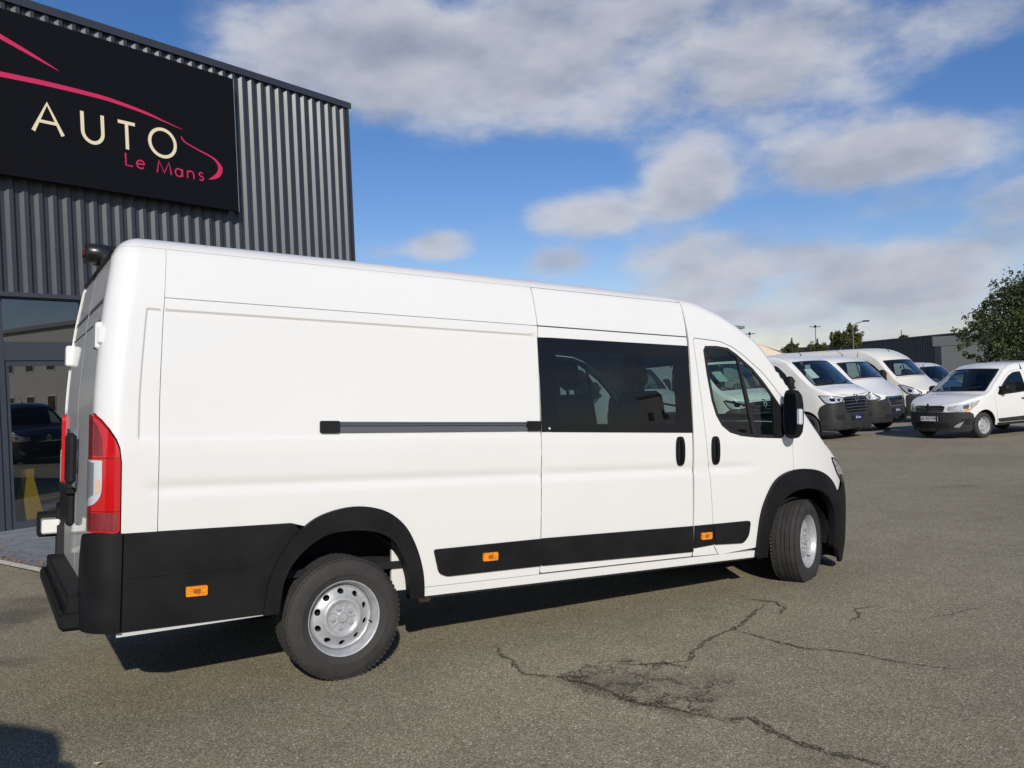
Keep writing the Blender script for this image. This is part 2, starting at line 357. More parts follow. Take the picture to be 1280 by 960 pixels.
# ---------------- vehicle surface
def cub(pts):
    xs=[p[0] for p in pts];ys=[p[1] for p in pts];n=len(xs)
    d=[(ys[i+1]-ys[i])/(xs[i+1]-xs[i]) for i in range(n-1)]
    m=[d[0]]+[0 if d[i-1]*d[i]<=0 else 2*d[i-1]*d[i]/(d[i-1]+d[i]) for i in range(1,n-1)]+[d[-1]]
    def f(x):
        if x<=xs[0]: return ys[0]
        if x>=xs[-1]: return ys[-1]
        i=bisect.bisect_right(xs,x)-1;h=xs[i+1]-xs[i];t=(x-xs[i])/h
        return ((1+2*t)*(1-t)**2)*ys[i]+t*(1-t)**2*h*m[i]+t*t*(3-2*t)*ys[i+1]+t*t*(t-1)*h*m[i+1]
    return f
def sstep(a,b,x):
    t=max(0,min(1,(x-a)/(b-a)));return t*t*(3-2*t)
class Surf:
    def __init__(s,Y,Ymax,xA,rr,tilt,xB,plan,nose,T,r,bulge,crown,detail=None):
        s.Y=cub(Y);s.Ymax=Ymax;s.xA=xA;s.rr=rr;s.tilt=cub(tilt);s.xB=xB
        s.nose=cub(nose);s.T=cub(T);s.r=cub(r);s.detail=detail;s.bf=cub(bulge);s.cf=cub(crown)
        px=cub([(i,p[0]) for i,p in enumerate(plan)]);py=cub([(i,p[1]) for i,p in enumerate(plan)])
        s.tb=[];L=xB;lx,ly=plan[0]
        for k in range(40*(len(plan)-1)+1):
            t=k/40;x,y=px(t),py(t);L+=math.hypot(x-lx,y-ly);lx,ly=x,y;s.tb.append((L,x,y))
        s.uend=s.tb[-1][0];s.ls=[t[0] for t in s.tb];s.xtip=plan[-1][0]
        # table of the top edge: x -> y, z
        s.urear=xA-rr*PI/2
        tab=[];u=xA
        while u<s.uend-.001:
            p=s.raw(u,s.wt(u));tab.append((p[0],-p[1],p[2]));u+=.02
        p=s.raw(s.uend-.0005,s.wt(s.uend-.0005));tab.append((p[0],-p[1],p[2]))
        t2=[tab[0]]
        for q in tab[1:]:
            if q[0]>t2[-1][0]+1e-4: t2.append(q)
        s.tx=np.array([q[0] for q in t2]);s.ty=np.array([q[1] for q in t2]);s.tz=np.array([q[2] for q in t2])
        s.x0=s.tx[0];s.x1=s.tx[-1]
    def planx(s,u):
        i=min(len(s.tb)-2,max(0,bisect.bisect_right(s.ls,u)-1));a,b=s.tb[i],s.tb[i+1]
        t=(u-a[0])/(b[0]-a[0]+1e-9);return a[1]+t*(b[1]-a[1]),a[2]+t*(b[2]-a[2])
    def wt(s,u):
        x=s.planx(u)[0] if u>=s.xB else max(u,s.xA);r=s.r(x);return s.T(x)-r+1.5*r
    def raw(s,u,w):
        if u>=s.xB: x,fy=s.planx(u)
        else: x,fy=u,1.0
        xx=max(x,s.xA);H=s.T(xx);r=s.r(xx);zs=H-r
        if w<=zs: z=w;ins=0;Yz=s.Y(z)
        else:
            th=(w-zs)/r
            if th>1.5: ex=(th-1.5)*r;th=1.5
            else: ex=0
            z=zs+r*math.sin(th);ins=r*(1-math.cos(th))+ex
            sl=(s.Y(zs)-s.Y(zs-.02))/.02;Yz=s.Y(zs)+sl*(z-zs)
        if u<s.xA:
            rr=s.rr;a=rr*PI/2;d=s.xA-u;k=max(rr-ins,0.002)
            if d<a: th=d/rr;X=s.xA-k*math.sin(th);y=Yz-max(rr,ins)+k*math.cos(th)
            else: X=s.xA-k;y=Yz-max(rr,ins)-(d-a)*(Yz-max(rr,ins))/(s.Ymax-rr)
        elif u>=s.xB: X=s.xB+(x-s.xB)*s.nose(z);y=Yz*fy-ins
        else: X=x;y=Yz-ins
        X+=s.tilt(z)*(1-sstep(s.xA,s.xA+.3,X))
        return (X,-y,z)
    def P(s,u,w,off=0):
        p=s.raw(u,w);dd=off+(s.detail(u,w) if s.detail else 0)
        if dd:
            e=.004;n=s_nrm(s_cross(s_sub(s.raw(u+e,w),s.raw(u-e,w)),s_sub(s.raw(u,w+e),s.raw(u,w-e))))
            p=(p[0]+n[0]*dd,p[1]+n[1]*dd,p[2]+n[2]*dd)
        return p
    def top(s,x,v,off=0):   # v=-1..1 scaled by .8
        h=max(-1,min(1,v/.8));k=1-h*h;x=max(s.x0,min(s.x1,x))
        Ye=float(np.interp(x,s.tx,s.ty));xe=x-s.bf(x)*k
        z=float(np.interp(xe,s.tx,s.tz))+s.cf(x)*k
        if off: z+=off
        return (x,h*Ye,z)
# ------------------------------------------------------------------ wheels (outer face towards -y, axle at the origin)
def make_wheel(R=.352,width=.215,rim=.208,style='hero',parent=None):
    w=bpy.data.objects.new('wheel',None); COL.objects.link(w); w.parent=parent
    h=width/2;s=R-rim
    pr=[(rim,-h*.80),(rim+.012,-h*.96),(rim+.03,-h*1.02),(rim+s*.32,-h*1.05),(rim+s*.33,-h*1.062),(rim+s*.36,-h*1.062),(rim+s*.37,-h*1.05),(rim+s*.6,-h*1.04),(rim+s*.80,-h*.97),(R-.018,-h*.89),(R-.008,-h*.83)]
    g=.009
    if style=='hero':
        xs=[-.83,-.56,-.54,-.50,-.48,-.19,-.17,-.13,-.11,.11,.13,.17,.19,.48,.50,.54,.56,.83];dp=[0,0,g,g,0,0,g,g,0,0,g,g,0,0,g,g,0,0]
        pr+=[(R-.0015-d-abs(x)**4*.008,x*h) for x,d in zip(xs[1:-1],dp[1:-1])]
    else: pr+=[(R,-h*.7),(R,h*.7)]
    pr+=[(R-.008,h*.83),(R-.02,h*.92),(rim+s*.5,h*1.04),(rim,h*.8)]
    V,F=lathe(pr,96 if style=='hero' else 40)
    if style=='hero':   # shoulder lugs
        lug=MB()
        for k in range(72):
            a=2*PI*k/72
            for sy in(-1,1):
                M=Matrix.Rotation(a,4,'Y')@Matrix.Translation((0,sy*h*.86,R-.0132))@Matrix.Rotation(sy*.35,4,'X')
                lug.box((-.010,-.013,-.004),(.010,.013,.004),M)
        k=len(V);V=list(V)+lug.V;F=F+[[i+k for i in f] for f in lug.F]
    t=mesh('tyre',V,F,TYRE,w); 
    for p in t.data.polygons: p.use_smooth=len(p.vertices)==4
    t.data.set_sharp_from_angle(angle=math.radians(35))
    r=rim
    if style=='hero': yo=cub([(0,-.070),(.026,-.070),(.032,-.062),(.060,-.060),(.078,-.062),(.090,-.066),(.100,-.074),(.110,-.073),(.122,-.062),(.150,-.044),(.168,-.036),(.176,-.038),(.181,-.044)])
    else: yo=cub([(0,-.05),(.05,-.05),(.09,-.055),(.105,-.066),(.125,-.05),(.16,-.03),(rim-.02,-.026)])
    R1=.181 if style=='hero' else rim-.02
    def Pd(u,v,off=0):
        q=math.hypot(u,v);return (u,yo(q)-off,v)
    n=10 if style=='hero' else 8;rh=.150 if style=='hero' else .76*rim
    holes=[]
    for k in range(n):
        a=2*PI*(k+.5)/n;hh=[]
        for j in range(14):
            b=2*PI*j/14;rr=.0185 if style=='hero' else .022
            dx,dz=rr*math.cos(b)*(.85 if style=='hero' else .7),rr*math.sin(b)*1.1
            hh.append(((rh+dx)*math.cos(a)-dz*math.sin(a),(rh+dx)*math.sin(a)+dz*math.cos(a)))
        holes.append(hh)
    circ=[(R1*math.cos(2*PI*k/72),R1*math.sin(2*PI*k/72)) for k in range(72)]
    mt=STEEL if style in('hero','silver') else STEELD
    st=.0085 if style=='hero' else .03
    d=patch('rim_disc',Pd,circ,mt,w,holes=holes,du=st,dw=st,flange=.012,step=.02)
    # outer rim barrel
    pr=[(R1+.006 if style=='hero' else R1-.002,-.012 if style=='hero' else yo(R1-.002)),(r-.016,-.050),(r-.012,-.066),(r-.004,-.078),(r+.000,-.092),(r+.008,-.100),(r+.013,-.097),(r+.013,-.088),(r+.006,-.080)]
    k=h/.1075;pr=[(a,b*k if i>0 else b) for i,(a,b) in enumerate(pr)]
    V,F=lathe(pr,72 if style=='hero' else 32);F=[f[::-1] for f in F];b=mesh('rim_lip',V,F,mt,w,smooth=True)
    V,F=lathe([(.0,.02),(r-.02,.02),(r-.02,.09)],24);mesh('brake_drum',V,F,DARK,w)
    nb=5 if style=='hero' else 5
    for k in range(nb):
        a=2*PI*k/nb+PI/2+.35;c=Vector((.058*math.cos(a),0,.058*math.sin(a)))
        m=MB()
        if style=='hero': m.tube([c+Vector((0,-.058,0)),c+Vector((0,-.069,0))],.0165,16);m.tube([c+Vector((0,-.069,0)),c+Vector((0,-.080,0))],[.0115,.0095],6);m.obj('wheel_bolt',STEEL,w)
    m=MB();m.tube([(0,-.05,0),(0,-.074,0)],[.030,.026] if style=='hero' else [.04,.035],24);cap=m.obj('hub_cap',STEEL if style in('hero','silver') else HB,w)
    if style=='hero':
        for a in range(5):
            t=2*PI*a/5+PI/2+.35+PI/5;m=MB()
            m.box((-.0035,-.0675,.030),(.0035,-.058,.078),Matrix.Rotation(-t+PI/2,4,'Y'));m.obj('disc_rib',STEEL,w)
        m=MB();m.tube([(.172,-.040,-.05),(.178,-.072,-.052)],.004,8);m.obj('valve',TRIM,w)
    return w
# ------------------------------------------------------------------ generic parts of a vehicle
def seat(parent,x,y,z=.95,h=1.05,m=None):
    s=MB();s.box((x-.02,y-.25,z),(x+.46,y+.25,z+.16),bev=.05)
    M=Matrix.Translation((x,y,z+.12))@Matrix.Rotation(-.22,4,'Y')
    s.box((-.07,-.24,0),(.08,.24,h*.62),M,bev=.05)
    s.box((-.05,-.14,h*.66),(.05,.14,h*.90),M,bev=.045)
    s.box((-.01,-.07,h*.55),(.01,-.05,h*.7),M);s.box((-.01,.05,h*.55),(.01,.07,h*.7),M)
    return s.obj('seat',m or SEAT,parent)
def steering(parent,x,y,z,r=.20):
    M=Matrix.Translation((x,y,z))@Matrix.Rotation(math.radians(62),4,'Y');m=MB()
    m.tube([tuple(M@Vector((r*math.cos(t*PI/12),r*math.sin(t*PI/12),0))) for t in range(25)],.015,8,cap=False)
    for a in(0,2.3,-2.3): m.tube([tuple(M@Vector((0,0,-.02))),tuple(M@Vector((r*math.cos(a+PI),r*math.sin(a+PI),0)))],.014,6)
    m.tube([tuple(M@Vector((0,0,-.03))),tuple(M@Vector((0,0,.03)))],.06,12)
    return m.obj('steering_wheel',SEAT,parent)
def arc_pts(cx,cz,r,a0,a1,n=14,sx=1): return [(cx+sx*r*math.cos(math.radians(a0+(a1-a0)*i/n)),cz+r*math.sin(math.radians(a0+(a1-a0)*i/n))) for i in range(n+1)]
def liner(parent,cx,cz,r,y0,y1):
    V=[];F=[];n=18
    for i in range(n+1):
        t=math.radians(2+176*i/n)
        for y in(y0,y1): V.append((cx+r*math.cos(t),y,cz+r*math.sin(t)))
    for i in range(n): F.append([2*i,2*i+1,2*i+3,2*i+2])
    # back wall
    k=len(V);V.append((cx,y1,cz))
    for i in range(n): F.append([k,2*i+3,2*i+1])
    return mesh('wheel_arch_liner',V,F,DARK,parent,smooth=False)
def top_panels(S,root,xh,xc,paint,vs=.745,gl=None,wip=True,hoodend=.0):
    """roof, windscreen and bonnet over the top of a vehicle; xh, xc: header and cowl lines at the pillars"""
    k=lambda v:1-(v/.8)**2
    bh,bc=S.bf(xh),S.bf(xc)
    vv=[-vs+2*vs*i/16 for i in range(17)]
    ws=[(xh+bh*k(v)+.02,v) for v in vv]+[(xc+bc*k(v)-.02,v) for v in vv[::-1]]
    ws=rnd(ws,.06,3,only={0,16,17,33})
    big=[(S.x0+.001,-.7995),(S.x0+.001,.7995)]
    vv2=[-.7995+2*.7995*i/16 for i in range(17)]
    roof=[(S.x0+.001,.7995),(S.x0+.001,-.7995)]+[(xc+bc*k(v),v) for v in vv2]
    patch('roof',S.top,roof,paint,root,holes=[ws],du=.09,dw=.07,flange=.01,step=.05)
    patch('windscreen',S.top,inset(ws,.004),gl or GLW,root,du=.07,dw=.07,flange=0,off=-.004)
    # black printed border of the screen
    patch('windscreen_seal',S.top,inset(ws,-.002),TRIM,root,holes=[inset(rnd(ws,.02,1),.035)],du=.07,dw=.07,flange=.01,off=.004)
    xe=S.x1-.004
    hood=[(xc+bc*k(v)+.012,v) for v in vv2]+[(xe,.7995),(xe,-.7995)]
    patch('bonnet',S.top,hood,paint,root,du=.05,dw=.07,flange=.008,step=.05)
    # cowl and wipers
    m=MB()
    for (a,b) in ((-.55,-.02),(.15,.62)):
        p=[]
        for i in range(6):
            v=a+(b-a)*i/5;x=xc+bc*k(v)-.05-.10*i/5;q=S.top(x,v,.02);p.append(q)
        m.tube(p,.012,6)
    m.obj('wiper',TRIM,root)
def mirror_unit(root,S,x,z,side,sc_=1.,m=None,tall=True,ydepth=.095,yo=.165,xk=1.,gm=None):
    y0=-1.0*S.Ymax/1.022
    M=Matrix.Translation((x,y0-.02,z))
    h=.20*sc_ if tall else .10*sc_
    V=[];F=[];n=16
    # rounded housing, front (travel side, +x) domed, rear (towards -x) flat with the glass
    rows=[(-.045,.86),(-.05,.97),(-.03,1.0),(.02,.98),(.065,.86),(.095,.62),(.11,.3)]
    ctr=[]
    for (dx,s) in rows:
        for j in range(n):
            t=2*PI*j/n;cy=math.copysign(abs(math.cos(t))**.55,math.cos(t));cz=math.copysign(abs(math.sin(t))**.6,math.sin(t))
            V.append((x+dx*sc_*xk,(y0-yo*sc_)+cy*ydepth*sc_*s,z+cz*h*s-.0*dx))
    for i in range(len(rows)-1):
        for j in range(n): F.append([i*n+j,i*n+(j+1)%n,(i+1)*n+(j+1)%n,(i+1)*n+j])
    F.append([j for j in range(n)][::-1]);F.append([(len(rows)-1)*n+j for j in range(n)])
    if side>0: V=[(a,-b,c) for a,b,c in V];F=[f[::-1] for f in F]
    o=mesh('door_mirror',V,F,m or BLKP,root,smooth=True); o.data.set_sharp_from_angle(angle=math.radians(40))
    yy=side*abs(y0)
    for q,rr in((-.6,.035),(.3,.028)):
        a=MB();a.tube([(x+.03,yy-side*.02,z+h*q),(x+.02,yy+side*.09,z+h*q)],rr*sc_,8);a.obj('mirror_arm',m or BLKP,o)
    g=MB();yc=side*(abs(y0)+yo*sc_);g.box((x-.052*sc_*xk,yc-ydepth*.75*sc_,z-h*.80),(x-.050*sc_*xk,yc+ydepth*.75*sc_,z+h*.80));g.obj('mirror_glass',gm or CHROME,o)
    return o
def reg_plate(root,x,y,z,txt,M=None,dark=False):
    """a number plate facing +x, centred on (x,y,z)"""
    base=MB();base.box((x-.006,y-.26,z-.055),(x,y+.26,z+.055));p=base.obj('number_plate',PLATE if not dark else BLUE,root)
    if not dark:
        b=MB();b.box((x,y-.26,z-.055),(x+.002,y-.215,z+.055));b.box((x,y+.215,z-.055),(x+.002,y+.26,z+.055));b.obj('plate_band',BLUE,p)
    lettering('plate_lettering',txt,.095,PRINT if not dark else PLATE,p,Matrix(((0,0,1,x+.002),(1,0,0,y),(0,1,0,z),(0,0,0,1))),ay='CENTER')
    return p
# ------------------------------------------------------------------ the big van
HA=Matrix(((0.845655,-0.531643,0.047152,-1.5585),(0.529728,0.846831,0.047592,5.67401),(-0.065232,-0.015269,0.997753,-0.18881),(0,0,0,1)))
RAKE=math.radians(2.384228)
def hero_detail(u,w):
    d=0
    if w<2.2 and u<3.6:
        # pressed recess behind the sliding door
        if u<1.4: d-=.009*sstep(-1.135,-1.124,u)*(1-sstep(2.066,2.078,w))*sstep(1.385,1.415,w)
        k=sstep(-1.12,-1.0,u)*(1-sstep(3.1,3.5,u))
        d-=.0088*k*math.exp(-((w-1.145)/.033)**2)
    return d
HS=Surf(Y=[(.20,.965),(.38,.985),(.5,1.0),(.7,1.012),(.95,1.02),(1.3,1.022),(1.42,1.018),(2.02,.982),(2.13,.970),(2.37,.905),(2.6,.84)],
 Ymax=1.022,xA=-1.20,rr=.13,tilt=[(.4,0),(1.5,0),(2.0,.03),(2.45,.09),(2.6,.10)],xB=3.5,
 plan=[(3.5,1),(3.9,.997),(4.2,.982),(4.45,.945),(4.65,.87),(4.78,.76),(4.87,.58),(4.925,.33),(4.94,0)],
 nose=[(.2,.97),(.45,1.0),(.8,.995),(1.0,.97),(1.15,.94),(1.3,.90),(1.6,.86)],
 T=[(-1.5,2.470),(-1.0,2.480),(1.5,2.482),(2.4,2.476),(2.65,2.466),(2.85,2.445),(3.05,2.39),(3.2,2.325),(3.36,2.23),(3.5,2.135),(3.7,1.96),(3.93,1.745),(4.1,1.575),(4.25,1.44),(4.45,1.28),(4.65,1.14),(4.8,1.05),(4.94,.99)],
 r=[(-2,.13),(2.3,.13),(3.0,.08),(4.0,.06),(4.6,.05),(5,.04)],
 bulge=[(2.3,0),(3.1,.13),(4.2,.14),(4.6,.08),(4.9,0)],crown=[(-1.3,.035),(2.4,.035),(3.4,.03),(4.0,.02),(4.5,.03),(4.9,.0)],detail=hero_detail)
def build_hero():
    S=HS; root=empty('delivery_van','long white panel van with black lower cladding, parked side on nearest the camera','van',HA)
    EW=[(1.38,1.42,.006),(2.05,2.09,.006),(1.05,1.24,.012)];EU=[(-1.15,-1.11,.005),(-1.11,-.99,.02)]
    P=S.P
    # ---- side panels
    fo=smooth_open([(-.482,.437),(-.470,.56),(-.435,.68),(-.38,.785),(-.302,.875),(-.174,.960),(.016,1.000),(.20,.973),(.335,.882),(.42,.745),(.472,.585),(.488,.430)],5)
    patch('side_panel',P,[(-1.032,.925),(-.34,.925)]+[(x*.965,.43+(z-.43)*.975) for x,z in fo if x>-.27 and z>.50]+[(.462,.485),(1.335,.485),(1.335,2.137),(-1.032,2.137)],WHITE,root,du=.08,dw=.06,exu=EU,exw=EW,gap=.0022,both=True)
    patch('upper_side_panel',P,[(-1.032,2.137),(1.335,2.137),(1.335,2.413),(-1.032,2.413)],WHITE,root,du=.1,dw=.05,gap=.0016,both=True)
    tl=[(-1.432,1.535),(-1.36,1.527),(-1.306,1.495),(-1.265,1.450),(-1.232,1.399),(-1.215,1.354),(-1.206,1.28),(-1.203,.925)]
    patch('corner_pillar',P,[(-1.032,.925),(-1.032,2.413),(-1.432,2.413)]+tl,WHITE,root,du=.025,dw=.06,exu=EU[:1],exw=EW,gap=.0013,both=True)
    # roof rail: from the rear centre round the corner to the cab
    us=[-2.2955,-2.0,-1.8,-1.6,-1.45,-1.4,-1.3,-1.2,-1.1,-.6,0,.6,1.2,1.8,2.3,2.712]
    patch('roof_side_rail',P,[(2.712,2.413),(-2.2955,2.413)][::-1]+[(u,S.wt(u)) for u in us[::-1]],WHITE,root,du=.06,dw=.018,gap=.0012,step=.05,both=True,exu=[(-1.42,-1.18,.018)])
    # cab frame
    top=[(x,S.wt(x)) for x in (4.05,3.95,3.8,3.65,3.5,3.35,3.2,3.05,2.9,2.8,2.712)]
    dr=[(2.975,.487),(2.925,.56),(2.88,1.055),(2.848,1.285),(2.797,1.75),(2.757,2.10),(2.772,2.135),(3.046,2.122),(3.18,2.083),(3.299,2.020),(3.45,1.925),(3.584,1.83),(3.79,1.665),(3.862,1.56)]
    cf=[(2.712,.49),(2.973,.487)]+dr[1:]+top
    patch('cab_frame',P,cf,WHITE,root,du=.06,dw=.05,gap=.002,both=True,exu=[(2.72,3.3,.03)],exw=[(2.2,2.5,.02)])
    # sliding door
    fr=[(1.345,1.424),(2.703,1.413),(2.690,2.068),(1.336,2.060)]
    for sgn,d in ((-1,0),(1,1)): pass
    def pair(name,poly,m,parents,**k):
        a,b=patch(name,P,poly,m,parents[0],both=parents[1],**k);return (a,b)
    R2=(root,root)
    sd=pair('sliding_door',rnd([(1.335,.49),(2.708,.49),(2.703,1.06),(2.698,2.137),(1.335,2.137)],.02,3,only={0,1}),WHITE,R2,holes=[inset(fr,.03)],du=.08,dw=.05,exw=EW,gap=.0045,fm=None)
    up=pair('upper_door_panel',[(1.335,2.137),(2.698,2.137),(2.712,2.413),(1.335,2.413)],WHITE,sd,du=.1,dw=.05,gap=.0045)
    clear=rnd([(1.475,1.480),(2.545,1.474),(2.535,1.985),(1.468,1.968)],.05,5)
    gb=pair('glass_border',fr,BLKG,sd,holes=[clear],du=.1,dw=.08,off=.004,flange=.006)
    pair('window_glass',inset(clear,-.004),GLP,sd,du=.1,dw=.1,off=.0035,flange=0)
    fd=dr+[(3.852,1.3),(3.840,1.085),(3.70,1.03),(3.58,.95),(3.47,.80),(3.42,.6),(3.405,.505),(3.35,.50),(2.99,.478)]
    win=[(2.868,2.04),(2.885,2.066),(3.00,2.072),(3.12,2.062),(3.21,2.018),(3.38,1.912),(3.571,1.745),(3.745,1.585),(3.752,1.50),(3.735,1.395),(3.70,1.376),(3.385,1.384),(3.22,1.398),(3.10,1.425),(3.02,1.475),(2.965,1.55),(2.925,1.66),(2.888,1.86)]
    fdo=pair('front_door',fd,WHITE,R2,holes=[win],du=.07,dw=.05,exw=EW[2:],gap=.004)
    # window seal ring and divider
    pair('window_seal',inset(win,-.012),TRIM,fdo,holes=[inset(win,.014)],du=.1,dw=.1,off=.003,flange=.01)
    dv=[(3.205,2.03),(3.232,2.01),(3.396,1.385),(3.352,1.386)]
    pair('window_divider',dv,TRIM,fdo,du=.1,dw=.1,off=.004,flange=.02)
    g1=[(2.882,2.03),(2.895,2.052),(3.0,2.058),(3.12,2.048),(3.205,2.012),(3.36,1.392),(3.22,1.404),(3.11,1.43),(3.03,1.48),(2.975,1.555),(2.935,1.66),(2.9,1.86)]
    pair('window_glass',g1,GLF,fdo,du=.1,dw=.1,off=-.006,flange=0)
    g2=[(3.225,2.0),(3.38,1.9),(3.565,1.73),(3.72,1.58),(3.715,1.40),(3.69,1.39),(3.39,1.394)]
    pair('quarter_glass',g2,GLF,fdo,du=.1,dw=.1,off=-.002,flange=0)
    mb=[(3.60,1.712),(3.745,1.585),(3.755,1.50),(3.735,1.395),(3.70,1.376),(3.60,1.378),(3.605,1.55)]
    pair('mirror_base',mb,BLKP,fdo,du=.1,dw=.1,off=.008,flange=.02)
    # fender and nose
    fe=[(3.862,1.56),(3.852,1.3),(3.84,1.085),(3.97,1.11),(4.165,1.085),(4.33,1.0),(4.42,.89),(4.50,.92),(4.62,1.04)]
    ue=S.uend-.0006
    nose_top=[(u,S.wt(u)-.0) for u in np.linspace(4.62,4.03,14)]
    patch('front_wing',P,fe+[(4.66,1.04)]+[(float(u),S.wt(float(u))) for u in np.linspace(4.66,4.05,14)],WHITE,root,du=.05,dw=.05,gap=.0018,both=True)
    patch('nose_panel',P,[(4.66,.98),(ue,.98)]+[(float(u),S.wt(float(u))) for u in np.linspace(ue,4.66,14)],WHITE,root,du=.05,dw=.03,gap=.0012,both=True)
    hl=[(4.44,1.19),(4.50,1.17),(4.66,1.09),(4.87,.985),(5.02,.90),(4.98,.87),(4.78,.89),(4.62,.96),(4.50,1.07)]
    h=pair('headlamp',rnd(hl,.03,2),HEADL,R2,du=.04,dw=.04,off=.008,flange=.02)
    pair('headlamp_surround',inset(rnd(hl,.03,2),-.014),BLKG,R2,holes=[rnd(hl,.03,2)],du=.06,dw=.06,off=.006,flange=.02)
    pair('headlamp_pod',[(4.55,1.05),(4.66,1.03),(4.68,.94),(4.57,.95)],BLKG,h,du=.05,dw=.05,off=.010,flange=.002)
    bump=[(4.43,.43),(4.40,.60),(4.385,.88),(4.50,.915),(4.66,.975),(ue,.975),(ue,.26),(4.6,.28)]
    b=patch('front_bumper',P,bump,BLKP,root,du=.05,dw=.05,off=.012,flange=.03,both=True)
    gr=[(ue-.43,.94),(ue,.945),(ue,.70),(ue-.36,.70)]
    patch('grille_surround',P,gr,CHROME,root,holes=[],du=.06,dw=.04,off=.016,flange=.01,both=True)
    patch('grille',P,inset(gr,.022)[:0] or [(ue-.40,.92),(ue,.925),(ue,.72),(ue-.34,.72)],BLKG,root,du=.06,dw=.04,off=.020,flange=.01,both=True)
    for k in range(4): patch('grille_bar',P,[(ue-.38+.012*k,.765+.042*(3-k)),(ue,.765+.042*(3-k)),(ue,.776+.042*(3-k)),(ue-.38+.012*k,.776+.042*(3-k))],RAIL,root,du=.1,dw=.02,off=.026,flange=.01,both=True)
    # ---- cladding
    patch('rear_cladding',P,rnd([(-1.20,.432),(-.47,.44),(-.452,.60),(-.39,.749),(-.28,.875),(-.325,.925),(-1.20,.923)],.015,2),BLKP,root,du=.07,dw=.04,off=.011,flange=.03,both=True)
    patch('cladding_step',P,rnd([(-1.19,.70),(-.55,.705),(-.46,.745),(-.42,.79),(-.35,.905),(-1.19,.903)],.03,3),BLKP,root,du=.07,dw=.04,off=.0155,flange=.006,both=True)
    fi=smooth_open([(-.398,.437),(-.374,.614),(-.305,.735),(-.194,.825),(-.077,.862),(.108,.858),(.245,.808),(.325,.714),(.372,.591),(.390,.430)],5)
    patch('rear_wheel_arch',P,fo+fi[::-1],BLKP,root,du=.05,dw=.05,off=.026,flange=.055,both=True)
    fo=smooth_open([(3.384,.426),(3.396,.596),(3.443,.814),(3.565,1.0),(3.721,1.084),(3.939,1.112),(4.165,1.088),(4.33,1.01),(4.42,.89),(4.462,.74),(4.47,.60),(4.455,.43)],5)
    fi=smooth_open([(3.500,.426),(3.525,.63),(3.60,.80),(3.72,.90),(3.88,.945),(4.06,.945),(4.21,.90),(4.32,.79),(4.365,.65),(4.37,.43)],5)
    patch('front_wheel_arch',P,fo+fi[::-1],BLKP,root,du=.05,dw=.05,off=.030,flange=.06,both=True)
    sq=.0
    tr=[('trim_strip',rnd([(.545,.712),(1.332,.722),(1.336,.545),(.64,.542),(.585,.565)],.02,3,only={0,3,4}),R2),('door_trim_strip',[(1.341,.724),(2.700,.720),(2.706,.530),(1.345,.545)],sd),
        ('pillar_trim_strip',[(2.716,.720),(2.900,.7215),(2.918,.568),(2.718,.556)],R2),('front_door_trim_strip',rnd([(2.910,.7215),(3.312,.724),(3.295,.61),(3.24,.555),(2.932,.566)],.03,3,only={1,2,3}),fdo)]
    for n,p,pa in tr: pair(n,p,BLKP,pa,du=.1,dw=.05,off=.014,flange=.02)
    def box_on(name,u0,u1,z0,z1,d,m,parents,r=.01,off=.014,**k):
        return pair(name,rnd([(u0,z0),(u1,z0),(u1,z1),(u0,z1)],r,3),m,parents,du=.03,dw=.02,off=off+d,flange=d+.004,step=.02,**k)
    for (x,z) in((-.835,.607),(.942,.640),(2.829,.640)):
        a=box_on('side_marker_lamp',x-.054,x+.054,z-.026,z+.026,.012,AMB,R2,r=.008)
        box_on('marker_reflector',x-.018,x+.018,z-.012,z+.012,.002,mat('amber dark',(.35,.10,.01),.4),a,off=.026,r=.006)
    # sill
    pair('sill',[(.486,.428),(3.385,.428),(3.385,.484),(.486,.484)],WHITE,R2,du=.1,dw=.03,off=-.004,flange=.03,gap=.001)
    pair('lower_edge',[(-1.21,.406),(-.46,.431),(-.46,.438),(-1.21,.430)],mat('white underseal',(.6,.6,.58),.6),R2,du=.1,dw=.03,off=.002,flange=.03)
    pair('sill_edge',[(.49,.412),(3.38,.412),(3.38,.426),(.49,.426)],TRIM,R2,du=.1,dw=.03,off=-.016,flange=.03)
    # handles: recessed cup look - oval plate with a vertical grip
    for (x,par) in((2.572,sd),(2.934,fdo)):
        o=[(x+.044*(abs(math.cos(t))**.6)*math.copysign(1,math.cos(t)),1.278+.108*(abs(math.sin(t))**.75)*math.copysign(1,math.sin(t))) for t in np.linspace(0,2*PI,28,endpoint=False)]
        a=pair('door_handle',o,BLKP,par,du=.02,dw=.02,off=.010,flange=.014,step=.02)
        o2=[(x+.024*(abs(math.cos(t))**.6)*math.copysign(1,math.cos(t)),1.278+.078*(abs(math.sin(t))**.75)*math.copysign(1,math.sin(t))) for t in np.linspace(0,2*PI,20,endpoint=False)]
        pair('handle_recess',o2,DARK,a,du=.05,dw=.05,off=.0115,flange=0)
        pair('handle_grip',rnd([(x-.010,1.195),(x+.012,1.195),(x+.012,1.36),(x-.010,1.36)],.008,3),BLKG,a,du=.02,dw=.03,off=.03,flange=.016)
    # sliding-door track
    pair('door_track',[(-.172,1.427),(1.238,1.433),(1.238,1.490),(-.172,1.490)],RAIL,R2,du=.2,dw=.1,off=.004,flange=.012)
    pair('track_lip',[(-.06,1.478),(1.238,1.482),(1.238,1.491),(-.06,1.488)],RAIL,R2,du=.2,dw=.1,off=.014,flange=.014)
    pair('track_lip',[(-.06,1.428),(1.238,1.433),(1.238,1.451),(-.06,1.447)],RAIL,R2,du=.2,dw=.1,off=.014,flange=.014)
    pair('track_slot',[(-.06,1.462),(1.238,1.466),(1.238,1.471),(-.06,1.467)],DARK,R2,du=.2,dw=.1,off=.0055,flange=0)
